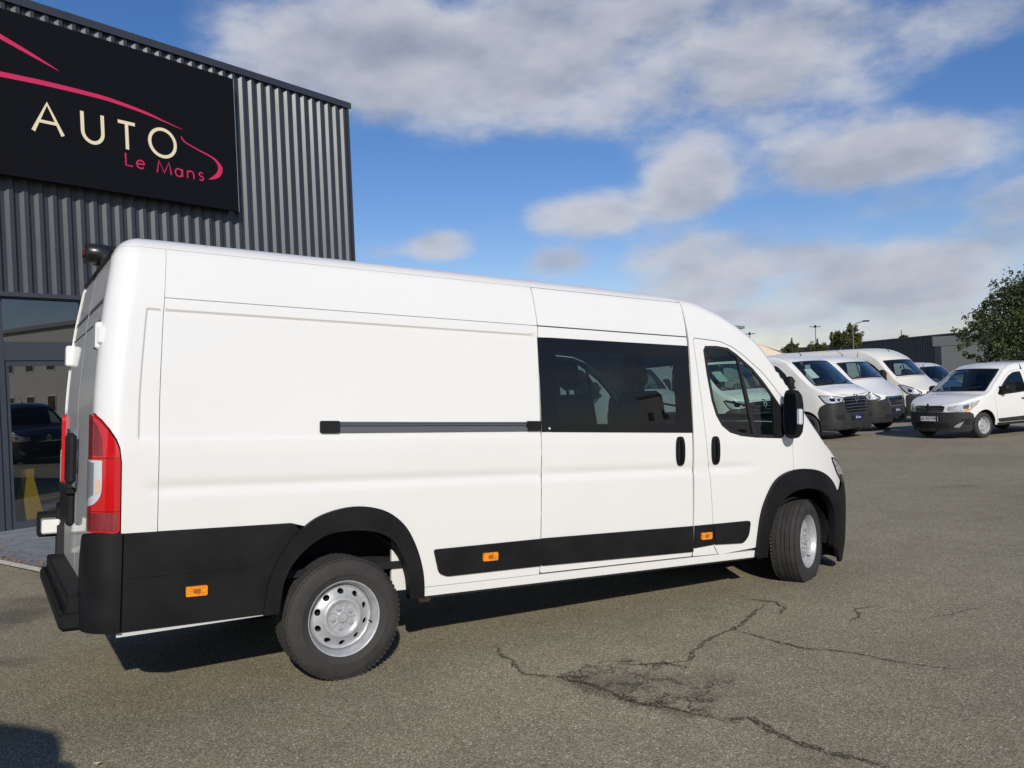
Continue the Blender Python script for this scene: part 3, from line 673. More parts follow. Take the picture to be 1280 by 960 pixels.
    pair('track_cap',rnd([(-.178,1.424),(-.062,1.424),(-.062,1.494),(-.178,1.494)],.01,3),BLKP,R2,du=.1,dw=.1,off=.016,flange=.02)
    pair('track_arm',rnd([(1.225,1.432),(1.332,1.432),(1.332,1.497),(1.225,1.497)],.005,2),BLKP,R2,du=.1,dw=.1,off=.018,flange=.02)
    # ---- tail lamps
    tlp=[(-1.425,.932)]+[(a,b) for a,b in tl][:]
    tlp=[(-1.424,.932),(-1.424,1.527),(-1.362,1.519),(-1.308,1.488),(-1.268,1.444),(-1.236,1.395),(-1.219,1.35),(-1.211,1.28),(-1.209,.932)]
    def clip(z0,z1,uo=0): return [p for p in tlp if 0]
    t=pair('tail_lamp',rnd(tlp,.012,2,only={0,8}),REDL,R2,du=.02,dw=.04,off=.014,flange=.03)
    T2=(t[0],t[1])
    pair('lamp_gap',[(-1.42,1.302),(-1.212,1.302),(-1.212,1.306),(-1.42,1.306)],mat('lamp seam',(.10,.002,.002),.3),T2,du=.03,dw=.1,off=.0152,flange=0)
    pair('lamp_gap',[(-1.42,1.036),(-1.214,1.036),(-1.214,1.040),(-1.42,1.040)],MATS['lamp seam'],T2,du=.03,dw=.1,off=.0152,flange=0)
    cl=smooth_open([(-1.292,1.292),(-1.290,1.19),(-1.294,1.125),(-1.315,1.088),(-1.35,1.068),(-1.42,1.055)],3)
    pair('reversing_lamp',rnd([(-1.42,1.296)],0)+cl,CLRL,T2,du=.02,dw=.03,off=.0165,flange=.002)
    pair('lamp_inner',[(-1.41,1.285),(-1.335,1.28),(-1.335,1.12),(-1.41,1.09)],mat('lamp inner grey',(.30,.32,.34),.25,metal=.5,bump=1,bscale=200),T2,du=.02,dw=.03,off=.0185,flange=.001)
    pair('indicator_bulb',rnd([(-1.325,1.20),(-1.30,1.20),(-1.30,1.13),(-1.325,1.13)],.01,3),mat('bulb orange',(.70,.45,.30),.3),T2,du=.02,dw=.03,off=.0185,flange=.001)
    pair('reflector',[(-1.415,1.03),(-1.22,1.03),(-1.22,.942),(-1.415,.942)],REDD,T2,du=.02,dw=.03,off=.0155,flange=.001)
    pair('inner_lens',[(-1.41,1.51),(-1.365,1.505),(-1.32,1.465),(-1.295,1.40),(-1.29,1.315),(-1.41,1.315)],REDD,T2,du=.02,dw=.03,off=.0155,flange=.001)
    # ---- rear doors (either side of the centre line)
    uc=-2.2955
    dp=lambda z0,z1:[(uc,z0),(-1.436,z0),(-1.436,z1),(uc,z1)]
    pdw=rnd([(uc,.60),(-1.55,.60),(-1.50,.66),(-1.49,.93),(-1.436,.95),(-1.436,2.398),(uc,2.398)],.02,3,only={1,2,5})
    rdp=pair('rear_door',pdw,WHITE,R2,du=.06,dw=.05,off=-.008,gap=.003,exw=[])
    for zz in(2.02,2.12,2.135):
        pair('door_crease',[(uc+.05,zz),(-1.47,zz),(-1.47,zz+.008),(uc+.05,zz+.008)],TRIM,rdp,du=.1,dw=.1,off=-.0065,flange=0)
    pair('door_seal',[(uc,2.398),(-1.436,2.398),(-1.436,2.418),(uc,2.418)],TRIM,R2,du=.06,dw=.02,off=.012,flange=.02)
    for z in(1.93,1.60+.0,1.02):
        for s in(-1,1):
            y=s*.905;m=MB();xx=P(-1.42,z)[0]+(.014 if s<0 else 0)
            if z==1.60: continue
            if z<1.2: continue
            y-=s*.03;m.box((xx-.034,min(y,y-s*.11),z-.07),(xx+.03,max(y,y-s*.11),z+.07),bev=.010);m.box((xx-.026,min(y+s*.045,y),z-.045),(xx+.03,max(y+s*.045,y),z+.045),bev=.008)
            m.obj('rear_door_hinge',WHITE,root)
    m=MB();m.box((-1.39,-.145,1.12),(-1.335,-.03,1.42),bev=.02);m.obj('rear_door_handle',BLKP,rdp[0])
    # the plate recess on the left door and a badge
    m=MB();m.box((-1.365,.06,.86),(-1.325,.62,1.05),bev=.01);m.box((-1.375,.04,1.05),(-1.32,.64,1.09),bev=.008);m.obj('plate_holder',BLKP,rdp[1])
    m=MB();c0=[(-.06,.0),(-.03,.06),(-.05,.12),(0,.19),(.05,.13),(.03,.08),(.07,.02),(.02,-.05),(.0,.02),(-.04,-.06)]
    m.prism([(a,b) for a,b in c0],lambda a,b:(-1.352,.33+a,1.25+b),lambda a,b:(-1.332,.33+a,1.25+b));m.obj('badge',CHROME,rdp[1])
    lettering('badge_lettering','BOXER',.085,CHROME,rdp[1],Matrix(((0,0,-1,-1.345),(-1,0,0,.33),(0,1,0,1.10),(0,0,0,1))),extrude=.002)
    # upper reversing camera pod on the roof edge
    m=MB();prof=[(-.12,.9),(-.135,.75),(-.10,1.0),(-.02,1.05),(.06,.95),(.10,.7)]
    V=[];F=[];n=18
    for (dx,s_) in [(-.150,.55),(-.150,.86),(-.135,1.0),(-.06,1.04),(.03,.92),(.11,.5)]:
        for j in range(n):
            t=2*PI*j/n;V.append((-1.16+dx,.0+math.copysign(abs(math.cos(t))**.7,math.cos(t))*.115*s_,2.50+math.copysign(abs(math.sin(t))**.8,math.sin(t))*.060*s_-.02*(dx+.1)))
    for i in range(5):
        for j in range(n): F.append([i*n+j,i*n+(j+1)%n,(i+1)*n+(j+1)%n,(i+1)*n+j])
    F.append(list(range(n))[::-1]);F.append([5*n+j for j in range(n)])
    pod=mesh('high_brake_lamp',V,[f[::-1] for f in F],mat('pod plastic',(.012,.012,.013),.3),root,smooth=True);pod.data.set_sharp_from_angle(angle=math.radians(50))
    m=MB();m.box((-1.318,-.06,2.485),(-1.312,.06,2.525));m.obj('brake_lens',mat('dark red lens',(.12,.004,.006),.15),pod)
    # ---- rear bumper
    cor=[(-1.20,.440),(-1.20,.930),(-1.30,.935),(-1.37,.93),(-1.44,.90),(-1.52,.78),(-1.54,.60),(-1.55,.47),(-1.40,.44)]
    bp=pair('bumper_corner',rnd(cor,.03,3,only={3,4,5}),BLKP,R2,du=.02,dw=.04,off=.036,flange=.05)
    m=MB();m.box((-1.455,-.85,.43),(-1.30,.85,.515),bev=.02);st=m.obj('rear_bumper',BLKP,root)
    m=MB();m.box((-1.42,-.80,.43),(-1.30,.80,.60),bev=.01);m.obj('bumper_core',BLKP,st)
    for i in range(6):
        m=MB();m.box((-1.449+.021*i,-.78,.512),(-1.437+.021*i,.78,.524));m.obj('step_rib',BLKP,st)
    m=MB();m.box((-1.47,.93,.70),(-1.34,1.10,.86),bev=.01);m.obj('bumper_bracket',BLKP,root)
    m=MB();m.box((-1.455,.78,.735),(-1.345,.93,.83),bev=.01);m.obj('bracket_plate',WHITE,root)
    # ---- top
    top_panels(S,root,3.57,4.10,WHITE)
    m=MB();m.tube([(2.6,0,2.50),(2.55,0,2.62)],[.012,.004],6);m.obj('aerial',TRIM,root)
    # ---- interior, underside
    m=MB();m.box((-1.22,-.90,.60),(4.05,.90,.64));m.obj('cabin_floor',DARK,root)
    m=MB();m.prism([(-.93,.64),(.93,.64),(.93,2.05),(.84,2.34),(-.84,2.34),(-.93,2.05)],lambda a,b:(1.30,a,b),lambda a,b:(1.33,a,b));m.obj('bulkhead',INTG,root)
    m=MB();m.box((-1.2,-.86,.47),(-.46,.86,.60));m.box((.46,-.93,.45),(3.4,.93,.60));m.box((-.46,-.55,.45),(.46,.55,.62));m.box((3.4,-.5,.36),(4.6,.5,.62));m.box((4.5,-.75,.32),(4.72,.75,.6));m.obj('underbody',DARK,root)
    m=MB();m.box((3.78,-.90,.95),(4.10,.90,1.36),bev=.08);m.box((3.55,-.15,.9),(3.85,.2,1.28),bev=.05);m.obj('dashboard',SEAT,root)
    seat(root,2.83,.48,.95,1.1);seat(root,2.83,-.42,.95,1.1);
    steering(root,3.60,.48,1.36)
    m=MB();m.box((1.34,-.9,2.25),(3.4,.9,2.27));m.obj('headlining',INTG,root)
    m=MB();m.tube([(.56,-.80,.42),(.56,-.80,.38),(.62,-.80,.38)],.03,8);m.tube([(-.9,-.3,.40),(0.2,-.35,.38),(.9,-.4,.40)],.035,8);m.obj('exhaust',mat('exhaust steel',(.25,.23,.21),.5,metal=.7),root)
    m=MB();m.tube([(0,-.9,.36),(0,.9,.36)],.05,10);m.tube([(0,-.12,.36),(0,.12,.36)],.13,12);m.obj('rear_axle',DARK,root)
    # body panel glimpsed inside the rear arch
    m=MB();m.box((.33,-.88,.46),(.47,-.86,.80));m.obj('inner_sill',WHITE,root)
    for (cx,r_) in ((0,.43),(3.95,.43)):
        for s in(-1,1): liner(root,cx,.44,r_,s*.96,s*.60)
    # ---- wheels, levelled against the nose-down rake of the body
    zr=.352
    Bm=Matrix.Translation((0,0,.36))@Matrix.Rotation(RAKE,4,'Y')@Matrix.Translation((0,0,-.36))
    Bi=Bm.inverted()
    w0=make_wheel(style='hero',parent=root)
    pos=[(0,-.868,0,False),(0,.868,0,True),(4.035,-.868,1,False),(4.035,.868,1,True)]
    for i,(x,y,st_,lf) in enumerate(pos):
        w=w0 if i==0 else copy_tree(w0,root)
        w.matrix_local=Bi@Matrix.Translation((x,y,zr-.020*st_))@Matrix.Rotation((math.radians(21) if st_ else 0)+(PI if lf else 0),4,'Z')@Matrix.Rotation(.3*i,4,'Y')
    # ---- mirrors
    for s in(-1,1):
        mo=mirror_unit(root,S,3.70,1.56,s,1.0,gm=BLKG,ydepth=.068,yo=.125,xk=.8)
        m=MB();y=s*1.145;m.box((3.665,y+s*.02,1.475),(3.705,y+s*.075,1.60),bev=.008);m.obj('mirror_indicator',CLRL,mo)
    return root
hero=build_hero()
# ------------------------------------------------------------------ other vans and cars
def simple_van(name,label,spec,X,Y,head,group,z=None,scale=1.,paint=None,extras=None):
    """root stands on the ground under the front axle; the mesh frame has the rear axle at x=0"""
    sp=spec;S=sp['S'];wb=sp['wb'];paint=paint or WHITE
    z=gh(X,Y) if z is None else z
    M=Matrix.Translation((X,Y,z))@Matrix.Rotation(math.radians(head),4,'Z')@Matrix.Scale(scale,4)@Matrix.Translation((-wb,0,0))
    root=empty(name,label,'van',M,group)
    P=S.P;xA=S.xA;rr=S.rr;uc=xA-rr*PI/2-(S.Ymax-rr)+.0006;ue=S.uend-.0006
    R2=(root,root)
    def pair(nm,poly,m,parents=R2,**k): return patch(nm,P,poly,m,parents[0],both=parents[1],**k)
    R=sp['R'];ra=R+.07;zl=sp['zl'];fx=sp['door'][0];win=sp['win']
    arc=lambda cx,n=12:[(cx-(ra+.0)*math.cos(PI*i/n),R+(ra)*math.sin(PI*i/n)) for i in range(n+1)]
    arcr=[p for p in arc(0) if p[1]>zl]
    arcf=[p for p in arc(wb) if p[1]>zl]
    # rear body, including the closed back
    wtop=lambda a,b,n=14:[(float(u),S.wt(float(u))) for u in np.linspace(a,b,n)]
    body=[(uc,zl),(-ra-.0,zl)]+arcr+[(ra,zl),(fx,zl)]+sp['dback']+wtop(fx+.02 if not sp['dback'] else sp['dback'][-1][0],uc)
    hs=[sp['rearwin']] if sp.get('rearwin') else []
    pair('body_side',body,paint,du=.12,dw=.09,gap=.003,flange=.012,holes=hs)
    for h in hs: pair('side_glass',inset(h,.004),GLP,du=.2,dw=.2,off=-.004,flange=0)
    door=[(fx,zl+.04)]+[(sp['door'][1],zl+.04)]+sp['dfront']+sp['dtop']+sp['dback'][::-1]
    d=pair('front_door',door,paint,holes=[win],du=.12,dw=.09,gap=.003,flange=.012)
    pair('window_seal',inset(win,-.008),TRIM,d,holes=[inset(win,.02)],du=.2,dw=.2,off=.003,flange=.008)
    pair('window_glass',inset(win,.004),GLW,d,du=.2,dw=.2,off=-.004,flange=0)
    if sp.get('div'): pair('window_divider',sp['div'],TRIM,d,du=.2,dw=.2,off=.003,flange=.01)
    hx,hz=sp['handle'];pair('door_handle',rnd([(hx-.08,hz-.018),(hx+.08,hz-.018),(hx+.08,hz+.018),(hx-.08,hz+.018)],.015,2),GRYP,d,du=.1,dw=.1,off=.02,flange=.02)
    dt=sp['dtop']; # pillar strip above the door up to the top edge
    # front wing and A pillar: everything ahead of / above the door
    wing=sp['dtop'][::-1]+sp['dfront'][::-1]+[(sp['door'][1],zl+.0)]+[(wb-ra,zl)]+arcf
    bt=sp['bumper']   # list (u,z) top line of the bumper from the arch to the centre
    wing=[p for p in wing if True]
    wing+= [(bt[0][0],max(bt[0][1],R))]+bt+wtop(ue,sp['dback'][-1][0] if sp['dback'] else fx,26)
    # the front panel wraps to the centre of the nose
    pair('front_wing',wing,paint,du=.09,dw=.07,gap=.003,flange=.012)
    zb=sp['zb'];bl=[(wb+ra+.0,R+.02)] 
    bumper=[(wb+ra*.985,R+.03)]+[(p[0],p[1]) for p in arc(wb)[::-1] if False]+[(bt[0][0],max(bt[0][1],R+.05))]+bt[1:]+[(ue,zb),(wb+ra+.02,zb),(wb+ra,R-.05)]
    b=pair('front_bumper',bumper,GRYP,du=.06,dw=.06,off=.012,flange=.03)
    for q in sp['lamps']:
        nm,poly,mt,off=q;pair(nm,poly,mt,du=.05,dw=.05,off=off,flange=.02)
    for q in sp['trim']:
        nm,poly,mt,off=q;pair(nm,poly,mt,b if nm!='side_moulding' else R2,du=.08,dw=.06,off=off,flange=.012)
    tx,tz=sp['logo']
    if tx:
        lo=[(-.075,0),(0,.115),(.075,0),(0,-.115)];li=[(a*.45,c*.45) for a,c in lo]
        p0=P(ue,tz,.03);m=MB();V=[];
        f=lambda k:[(p0[0]+k,a,p0[2]+c) for a,c in lo];g=lambda k:[(p0[0]+k,a,p0[2]+c) for a,c in li]
        V=f(0)+f(.02)+g(.02)+g(0);F=[]
        for i in range(4):
            j=(i+1)%4
            for r_ in range(3): F.append([r_*4+i,r_*4+j,(r_+1)*4+j,(r_+1)*4+i])
        mesh('front_emblem',V,F,CHROME,root)
    if sp.get('plate'):
        px_=P(ue,sp['plate'][0],.035)[0];reg_plate(root,px_,0,sp['plate'][0],sp['plate'][1],dark=sp['plate'][2])
    top_panels(S,root,sp['xh'],sp['xc'],paint,vs=sp.get('vs',.74))
    wsty=sp['wheel'];w0=sp.get('_w')
    pos=[(0,-1),(0,1),(wb,-1),(wb,1)]
    for i,(x,s_) in enumerate(pos):
        if i==0: w=make_wheel(R,.2,sp['rim'],wsty,root) if not w0 else copy_tree(w0,root)
        else: w=copy_tree(wf,root)
        if i==0: wf=w;sp['_w']=w
        w.matrix_local=Matrix.Translation((x,s_*(S.Ymax-.15),R))@Matrix.Rotation(PI if s_>0 else 0,4,'Z')
    for cx in(0,wb):
        for s_ in(-1,1): liner(root,cx,R+.02,ra,s_*(S.Ymax-.04),s_*(S.Ymax-.42))
    for s_ in(-1,1): mirror_unit(root,S,sp['mir'][0],sp['mir'][1],s_,sp['mir'][2],tall=sp['mir'][3])
    m=MB();m.box((xA,-S.Ymax*.85,zl),(-ra,S.Ymax*.85,zl+.1));m.box((ra,-S.Ymax*.9,zl-.02),(wb-ra,S.Ymax*.9,zl+.1));m.box((-ra,-.5,zl),(ra,.5,zl+.1));m.box((wb-ra,-.45,zl-.04),(wb+ra+.15,.45,zl+.12));m.obj('underbody',DARK,root)
    ix=win[0][0];m=MB();m.box((ix-.35,-S.Ymax*.88,zl+.1),(ix-.3,S.Ymax*.88,win[2][1]+.08));m.obj('bulkhead',INTG,root)
    m=MB();dz=sp['dash'];m.box((sp['xc']-.42,-S.Ymax*.86,dz-.35),(sp['xc']-.02,S.Ymax*.86,dz),bev=.05);m.obj('dashboard',SEAT,root)
    sh=sp.get('seat',1.0);seat(root,ix+.12,.42*S.Ymax,sp['sz'],sh);seat(root,ix+.12,-.42*S.Ymax,sp['sz'],sh)
    steering(root,sp['xc']-.55,.42*S.Ymax,dz+.02,.19)
    m=MB();q=S.top(sp['xh']-.25,.05,.0);m.tube([q,(q[0]-.02,q[1],q[2]+.05),(q[0]-.25,q[1],q[2]+.22)],[.02,.008,.003],6);m.obj('aerial',TRIM,root)
    if sp.get('paper'):
        v0,v1,k0,k1=sp['paper'];pp=[]
        xw=lambda t,v:sp['xh']+(sp['xc']-sp['xh'])*t+S.bf(sp['xh'])*(1-(v/.8)**2)
        m=MB();m.quad(*[ (lambda q:(q[0]-.02,q[1],q[2]-.03))(S.top(xw(t,v),v)) for t,v in((k1,v0),(k1,v1),(k0,v1),(k0,v0))]);m.obj('windscreen_notice',PAPER,root)
    return root
def gh(x,y):
    p=-.18945-(.009858*(x+1.54507)+.028816*(y-5.68077))/.999536
    p=.08-math.log(1+math.exp(min(40,(.08-p)/.03)))*.03
    t=-.275-.006*(max(y,8)-8)-.00*(x);t=max(t,-.6)
    return t+.02*math.log(1+math.exp(min(40,(p-t)/.02)))
# Master-like large van
MS=Surf(Y=[(.20,.98),(.45,1.01),(.8,1.03),(1.2,1.035),(1.42,1.02),(1.95,.97),(2.15,.94),(2.4,.86)],Ymax=1.035,xA=-.75,rr=.12,tilt=[(.4,0),(2.3,.04)],xB=3.1,
 plan=[(3.1,1),(3.6,.997),(3.98,.985),(4.22,.945),(4.38,.865),(4.46,.73),(4.495,.45),(4.51,0)],
 nose=[(.2,.98),(.5,1.0),(.9,.99),(1.1,.965),(1.3,.93),(1.6,.9)],
 T=[(-1,2.24),(2.2,2.26),(2.6,2.24),(2.9,2.17),(3.15,2.06),(3.4,1.87),(3.65,1.65),(3.9,1.44),(4.1,1.345),(4.3,1.275),(4.43,1.21),(4.51,1.13)],
 r=[(-2,.12),(2.2,.12),(3.0,.07),(4.5,.05)],bulge=[(2.2,0),(2.9,.12),(3.9,.14),(4.2,.08),(4.5,0)],crown=[(-1,.03),(3.2,.025),(3.9,.03),(4.3,.05),(4.5,0)])
ue=MS.uend-.0006
MASTER=dict(S=MS,wb=3.68,R=.345,rim=.205,zl=.40,zb=.27,door=(2.28,3.28),dback=[(2.27,1.0),(2.27,1.6),(2.27,2.02)],dfront=[(3.40,.75),(3.46,1.1),(3.50,1.40)],dtop=[(3.42,1.55),(3.2,1.78),(2.95,1.98),(2.75,2.06),(2.35,2.07)],
 win=rnd([(2.37,1.44),(3.28,1.30),(3.33,1.42),(3.10,1.74),(2.85,1.95),(2.68,2.0),(2.37,2.0)],.07,4),handle=(2.45,1.12),
 bumper=[(4.04,.72),(4.10,.86),(4.22,.93),(4.6,.94),(ue-.5,.97),(ue-.42,1.10),(ue,1.115)],
 lamps=[('headlamp_surround',rnd([(4.10,1.17),(4.42,1.155),(4.86,1.085),(4.74,.955),(4.42,.93),(4.24,.945)],.03,2),BLKG,.010),('headlamp',rnd([(4.14,1.15),(4.42,1.14),(4.80,1.075),(4.71,.98),(4.44,.955),(4.27,.965)],.03,2),HEADL,.016),('headlamp_pod',rnd([(4.36,1.09),(4.50,1.075),(4.50,1.00),(4.38,1.0)],.03,3),BLKG,.018),('headlamp_pod',rnd([(4.56,1.07),(4.66,1.055),(4.64,1.00),(4.56,1.0)],.03,3),BLKG,.018)],
 trim=[('grille',[(ue-.47,1.09),(ue,1.105),(ue,.70),(ue-.40,.70),(ue-.47,.82)],BLKG,.02)]+[('grille_bar',[(ue-.46,z0),(ue,z0+.008),(ue,z0+.022),(ue-.46,z0+.014)],RAIL,.034) for z0 in(.74,.82,.90,.98,1.05)]+[('lower_intake',rnd([(4.45,.66),(4.75,.64),(4.78,.54),(4.5,.52)],.03,2),DARK,.0135),('bumper_lip',[(4.2,.30),(ue,.30),(ue,.40),(4.25,.42)],GRYP,.03),('side_moulding',rnd([(.5,.55),(3.2,.55),(3.2,.70),(.5,.70)],.03,2),GRYP,.012)],
 logo=(1,1.03),plate=(.56,'24 km',True),xh=3.14,xc=3.93,wheel='steel',mir=(3.36,1.50,.95,True),dash=1.36,sz=.92,seat=1.05,paper=(-.55,-.32,.30,.62))
def clone_spec(s,**k):
    d=dict(s);d.update(k);d.pop('_w',None);return d
# Boxer-like vans
def boxer_surf(low):
    T=[(-1.5,2.470),(-1.0,2.480),(1.5,2.482),(2.4,2.476),(2.65,2.466),(2.85,2.445),(3.05,2.39),(3.2,2.325),(3.36,2.23)] if not low else [(-1.5,2.2),(-1.0,2.21),(2.4,2.22),(2.85,2.215),(3.1,2.20),(3.3,2.16),(3.4,2.12)]
    T=T+[(3.5,2.065 if low else 2.135),(3.7,1.93 if low else 1.96),(3.93,1.735),(4.1,1.575),(4.25,1.44),(4.45,1.30),(4.65,1.18),(4.8,1.10),(4.94,1.03)]
    return Surf(Y=[(.20,.965),(.38,.985),(.5,1.0),(.7,1.012),(.95,1.02),(1.3,1.022),(1.42,1.018),(2.02,.982),(2.13,.970),(2.37,.905),(2.6,.84)],Ymax=1.022,xA=-.75,rr=.13,tilt=[(.4,0),(1.5,0),(2.45,.09)],xB=3.5,
     plan=[(3.5,1),(3.9,.997),(4.2,.982),(4.45,.945),(4.65,.87),(4.78,.76),(4.87,.58),(4.925,.33),(4.94,0)],nose=[(.2,.97),(.45,1.0),(.8,.995),(1.0,.97),(1.15,.94),(1.3,.90),(1.6,.86)],T=T,
     r=[(-2,.13),(2.3,.13),(3.0,.08),(4.0,.06),(5,.04)],bulge=[(2.3,0),(3.1,.13),(4.2,.14),(4.6,.08),(4.9,0)],crown=[(-1.3,.035),(3.4,.03),(4.0,.02),(4.5,.03),(4.9,.0)])
def boxer_spec(low):
    S=boxer_surf(low);ue=S.uend-.0006
    return dict(S=S,wb=4.035,R=.35,rim=.208,zl=.42,zb=.27,door=(2.93,3.42),dback=[(2.88,1.05),(2.80,1.7),(2.757,2.08)],dfront=[(3.50,.85),(3.84,1.12),(3.85,1.3),(3.862,1.54)],dtop=[(3.79,1.66),(3.584,1.83),(3.299,2.02),(3.046,2.11),(2.80,2.12)],
     win=rnd([(2.92,1.60),(3.05,1.42),(3.40,1.384),(3.74,1.376),(3.75,1.56),(3.571,1.745),(3.38,1.912),(3.12,2.06),(2.88,2.06)],.05,3),div=[(3.22,2.0),(3.25,1.98),(3.40,1.385),(3.36,1.386)],handle=(3.0,1.28),
     bumper=[(4.44,.75),(4.47,.90),(4.62,.93),(4.9,.90),(ue-.50,.93),(ue-.44,1.0),(ue,1.0)],
     lamps=[('headlamp_surround',rnd([(4.28,1.255),(4.45,1.25),(4.72,1.14),(4.98,.99),(4.96,.92),(4.7,.90),(4.5,.95),(4.38,1.08)],.03,2),BLKG,.010),('headlamp',rnd([(4.32,1.23),(4.45,1.225),(4.70,1.12),(4.93,.98),(4.92,.94),(4.7,.925),(4.53,.97),(4.42,1.09)],.03,2),HEADL,.016),('headlamp_pod',rnd([(4.56,1.12),(4.68,1.08),(4.68,1.0),(4.56,1.0)],.03,3),BLKG,.018)],
     trim=[('grille_surround',rnd([(ue-.43,.975),(ue,.98),(ue,.72),(ue-.34,.72)],.02,2,only={0,3}),CHROME,.02),('grille',[(ue-.39,.955),(ue,.96),(ue,.74),(ue-.32,.74)],BLKG,.027),('lower_intake',[(ue-.6,.50),(ue,.50),(ue,.38),(ue-.6,.38)],DARK,.0135),('bumper_lip',[(4.5,.30),(ue,.30),(ue,.36),(4.5,.38)],GRYP,.03),('side_moulding',rnd([(.55,.545),(2.9,.55),(2.9,.715),(.55,.712)],.03,2),GRYP,.012)],
     logo=(0,1.03),plate=(.60,'65 km',True),xh=3.57,xc=4.10,wheel='steel',mir=(3.80,1.56,1.0,True),dash=1.34,sz=.95,seat=1.1)
# small car-derived van
ES=Surf(Y=[(.18,.80),(.45,.865),(.75,.885),(1.0,.88),(1.15,.86),(1.55,.76),(1.75,.70),(1.9,.64)],Ymax=.885,xA=-.55,rr=.12,tilt=[(.4,0),(1.0,0),(1.8,.06)],xB=2.35,
 plan=[(2.35,1),(2.8,.995),(3.10,.965),(3.30,.90),(3.45,.80),(3.56,.64),(3.63,.40),(3.66,0)],nose=[(.2,.96),(.42,.995),(.6,1.0),(.8,.985),(.95,.96),(1.1,.92)],
 T=[(-1,1.74),(0,1.79),(.8,1.80),(1.3,1.785),(1.6,1.74),(1.85,1.64),(2.1,1.47),(2.35,1.30),(2.62,1.115),(2.8,1.05),(3.1,1.0),(3.35,.935),(3.5,.88),(3.66,.82)],
 r=[(-2,.10),(1.2,.10),(1.8,.06),(3.6,.05)],bulge=[(1.0,0),(1.6,.18),(2.6,.20),(3.0,.12),(3.4,.05),(3.6,0)],crown=[(-1,.03),(1.6,.03),(2.7,.03),(3.2,.05),(3.6,0)])
ue=ES.uend-.0006
EXPRESS=dict(S=ES,wb=2.81,R=.31,rim=.195,zl=.30,zb=.19,door=(1.22,2.35),dback=[(1.20,1.0),(1.20,1.4),(1.24,1.60)],dfront=[(2.42,.75),(2.46,.98)],dtop=[(2.40,1.10),(2.12,1.33),(1.9,1.49),(1.70,1.585),(1.3,1.62)],
 win=rnd([(1.30,1.07),(2.30,1.02),(2.34,1.06),(2.05,1.31),(1.82,1.46),(1.62,1.54),(1.34,1.56)],.05,3),handle=(1.42,.90),
 bumper=[(3.16,.50),(3.18,.60),(3.28,.655),(3.55,.66),(ue-.42,.66),(ue-.40,.82),(ue,.82)],
 lamps=[('headlamp',rnd([(2.98,.93),(3.22,.895),(3.55,.83),(3.80,.79),(3.80,.70),(3.55,.67),(3.30,.69),(3.12,.79)],.03,2),HEADL,.012),('headlamp_pod',rnd([(3.3,.84),(3.45,.815),(3.45,.73),(3.32,.73)],.03,3),mat('headlamp pod grey',(.12,.13,.15),.15,metal=.6),.015),('turn_signal',rnd([(3.20,.745),(3.42,.70),(3.40,.675),(3.27,.69)],.01,2),AMB,.016)],
 trim=[('grille',[(ue-.46,.80),(ue,.81),(ue,.64),(ue-.42,.64)],BLKG,.018)]+[('grille_bar',[(ue-.44,z0),(ue,z0+.003),(ue,z0+.016),(ue-.43,z0+.012)],CHROME if z0<.66 else RAIL,.026) for z0 in(.655,.70,.75)]+[('lower_intake',[(ue-.55,.40),(ue,.40),(ue,.28),(ue-.62,.28)],DARK,.0135),('fog_bezel',rnd([(3.42,.44),(3.60,.36),(3.66,.30),(3.52,.30)],.01,2),mat('satin silver',(.42,.42,.42),.4,metal=.4),.03),('fog_recess',rnd([(3.24,.50),(3.50,.50),(3.46,.38),(3.28,.34)],.02,2),DARK,.0135),('side_moulding',rnd([(1.15,.36),(2.3,.36),(2.36,.45),(1.3,.47)],.02,2),GRYP,.012)],
 logo=(1,.76),plate=(.50,'GK-927-FW',False),xh=1.84,xc=2.63,wheel='silver',mir=(2.22,1.17,.95,False),dash=1.02,sz=.55,seat=.98,vs=.735)
HEAD=306
LG='white vans parked in a row across the lot'
va=simple_van('panel_van','white large van with five-bar grille, just right of the big van mirror',MASTER,8.40,22.5,307,LG)
vf=simple_van('panel_van','white large van seen through the front door window of the big van',clone_spec(MASTER,paper=(-.55,-.30,.25,.6)),5.75,21.5,305,LG)
vg=simple_van('panel_van','white low-roofed van seen darkly through the big van sliding door window',clone_spec(boxer_spec(True),plate=None),3.0,20.0,305,LG)
vb=simple_van('panel_van','white low-roofed van with a chrome-framed grille, second behind the first of the row',boxer_spec(True),10.35,24.7,309,LG)
vc=simple_van('panel_van','cream high-roofed van, tallest at the back of the row',clone_spec(boxer_spec(False),plate=None),13.2,28.0,305,LG,paint=CREAM)
vd=simple_van('panel_van','small white van farthest back, below the dark grey warehouse wall',clone_spec(MASTER,logo=(0,0),plate=None,mir=(3.36,1.50,.7,True),paper=None,wheel='silver'),17.1,33.6,300,LG,scale=.87)
ve=simple_van('compact_van','small white van with black bumper and lit front, facing left at the right edge',EXPRESS,10.95,21.0,204.3,None)
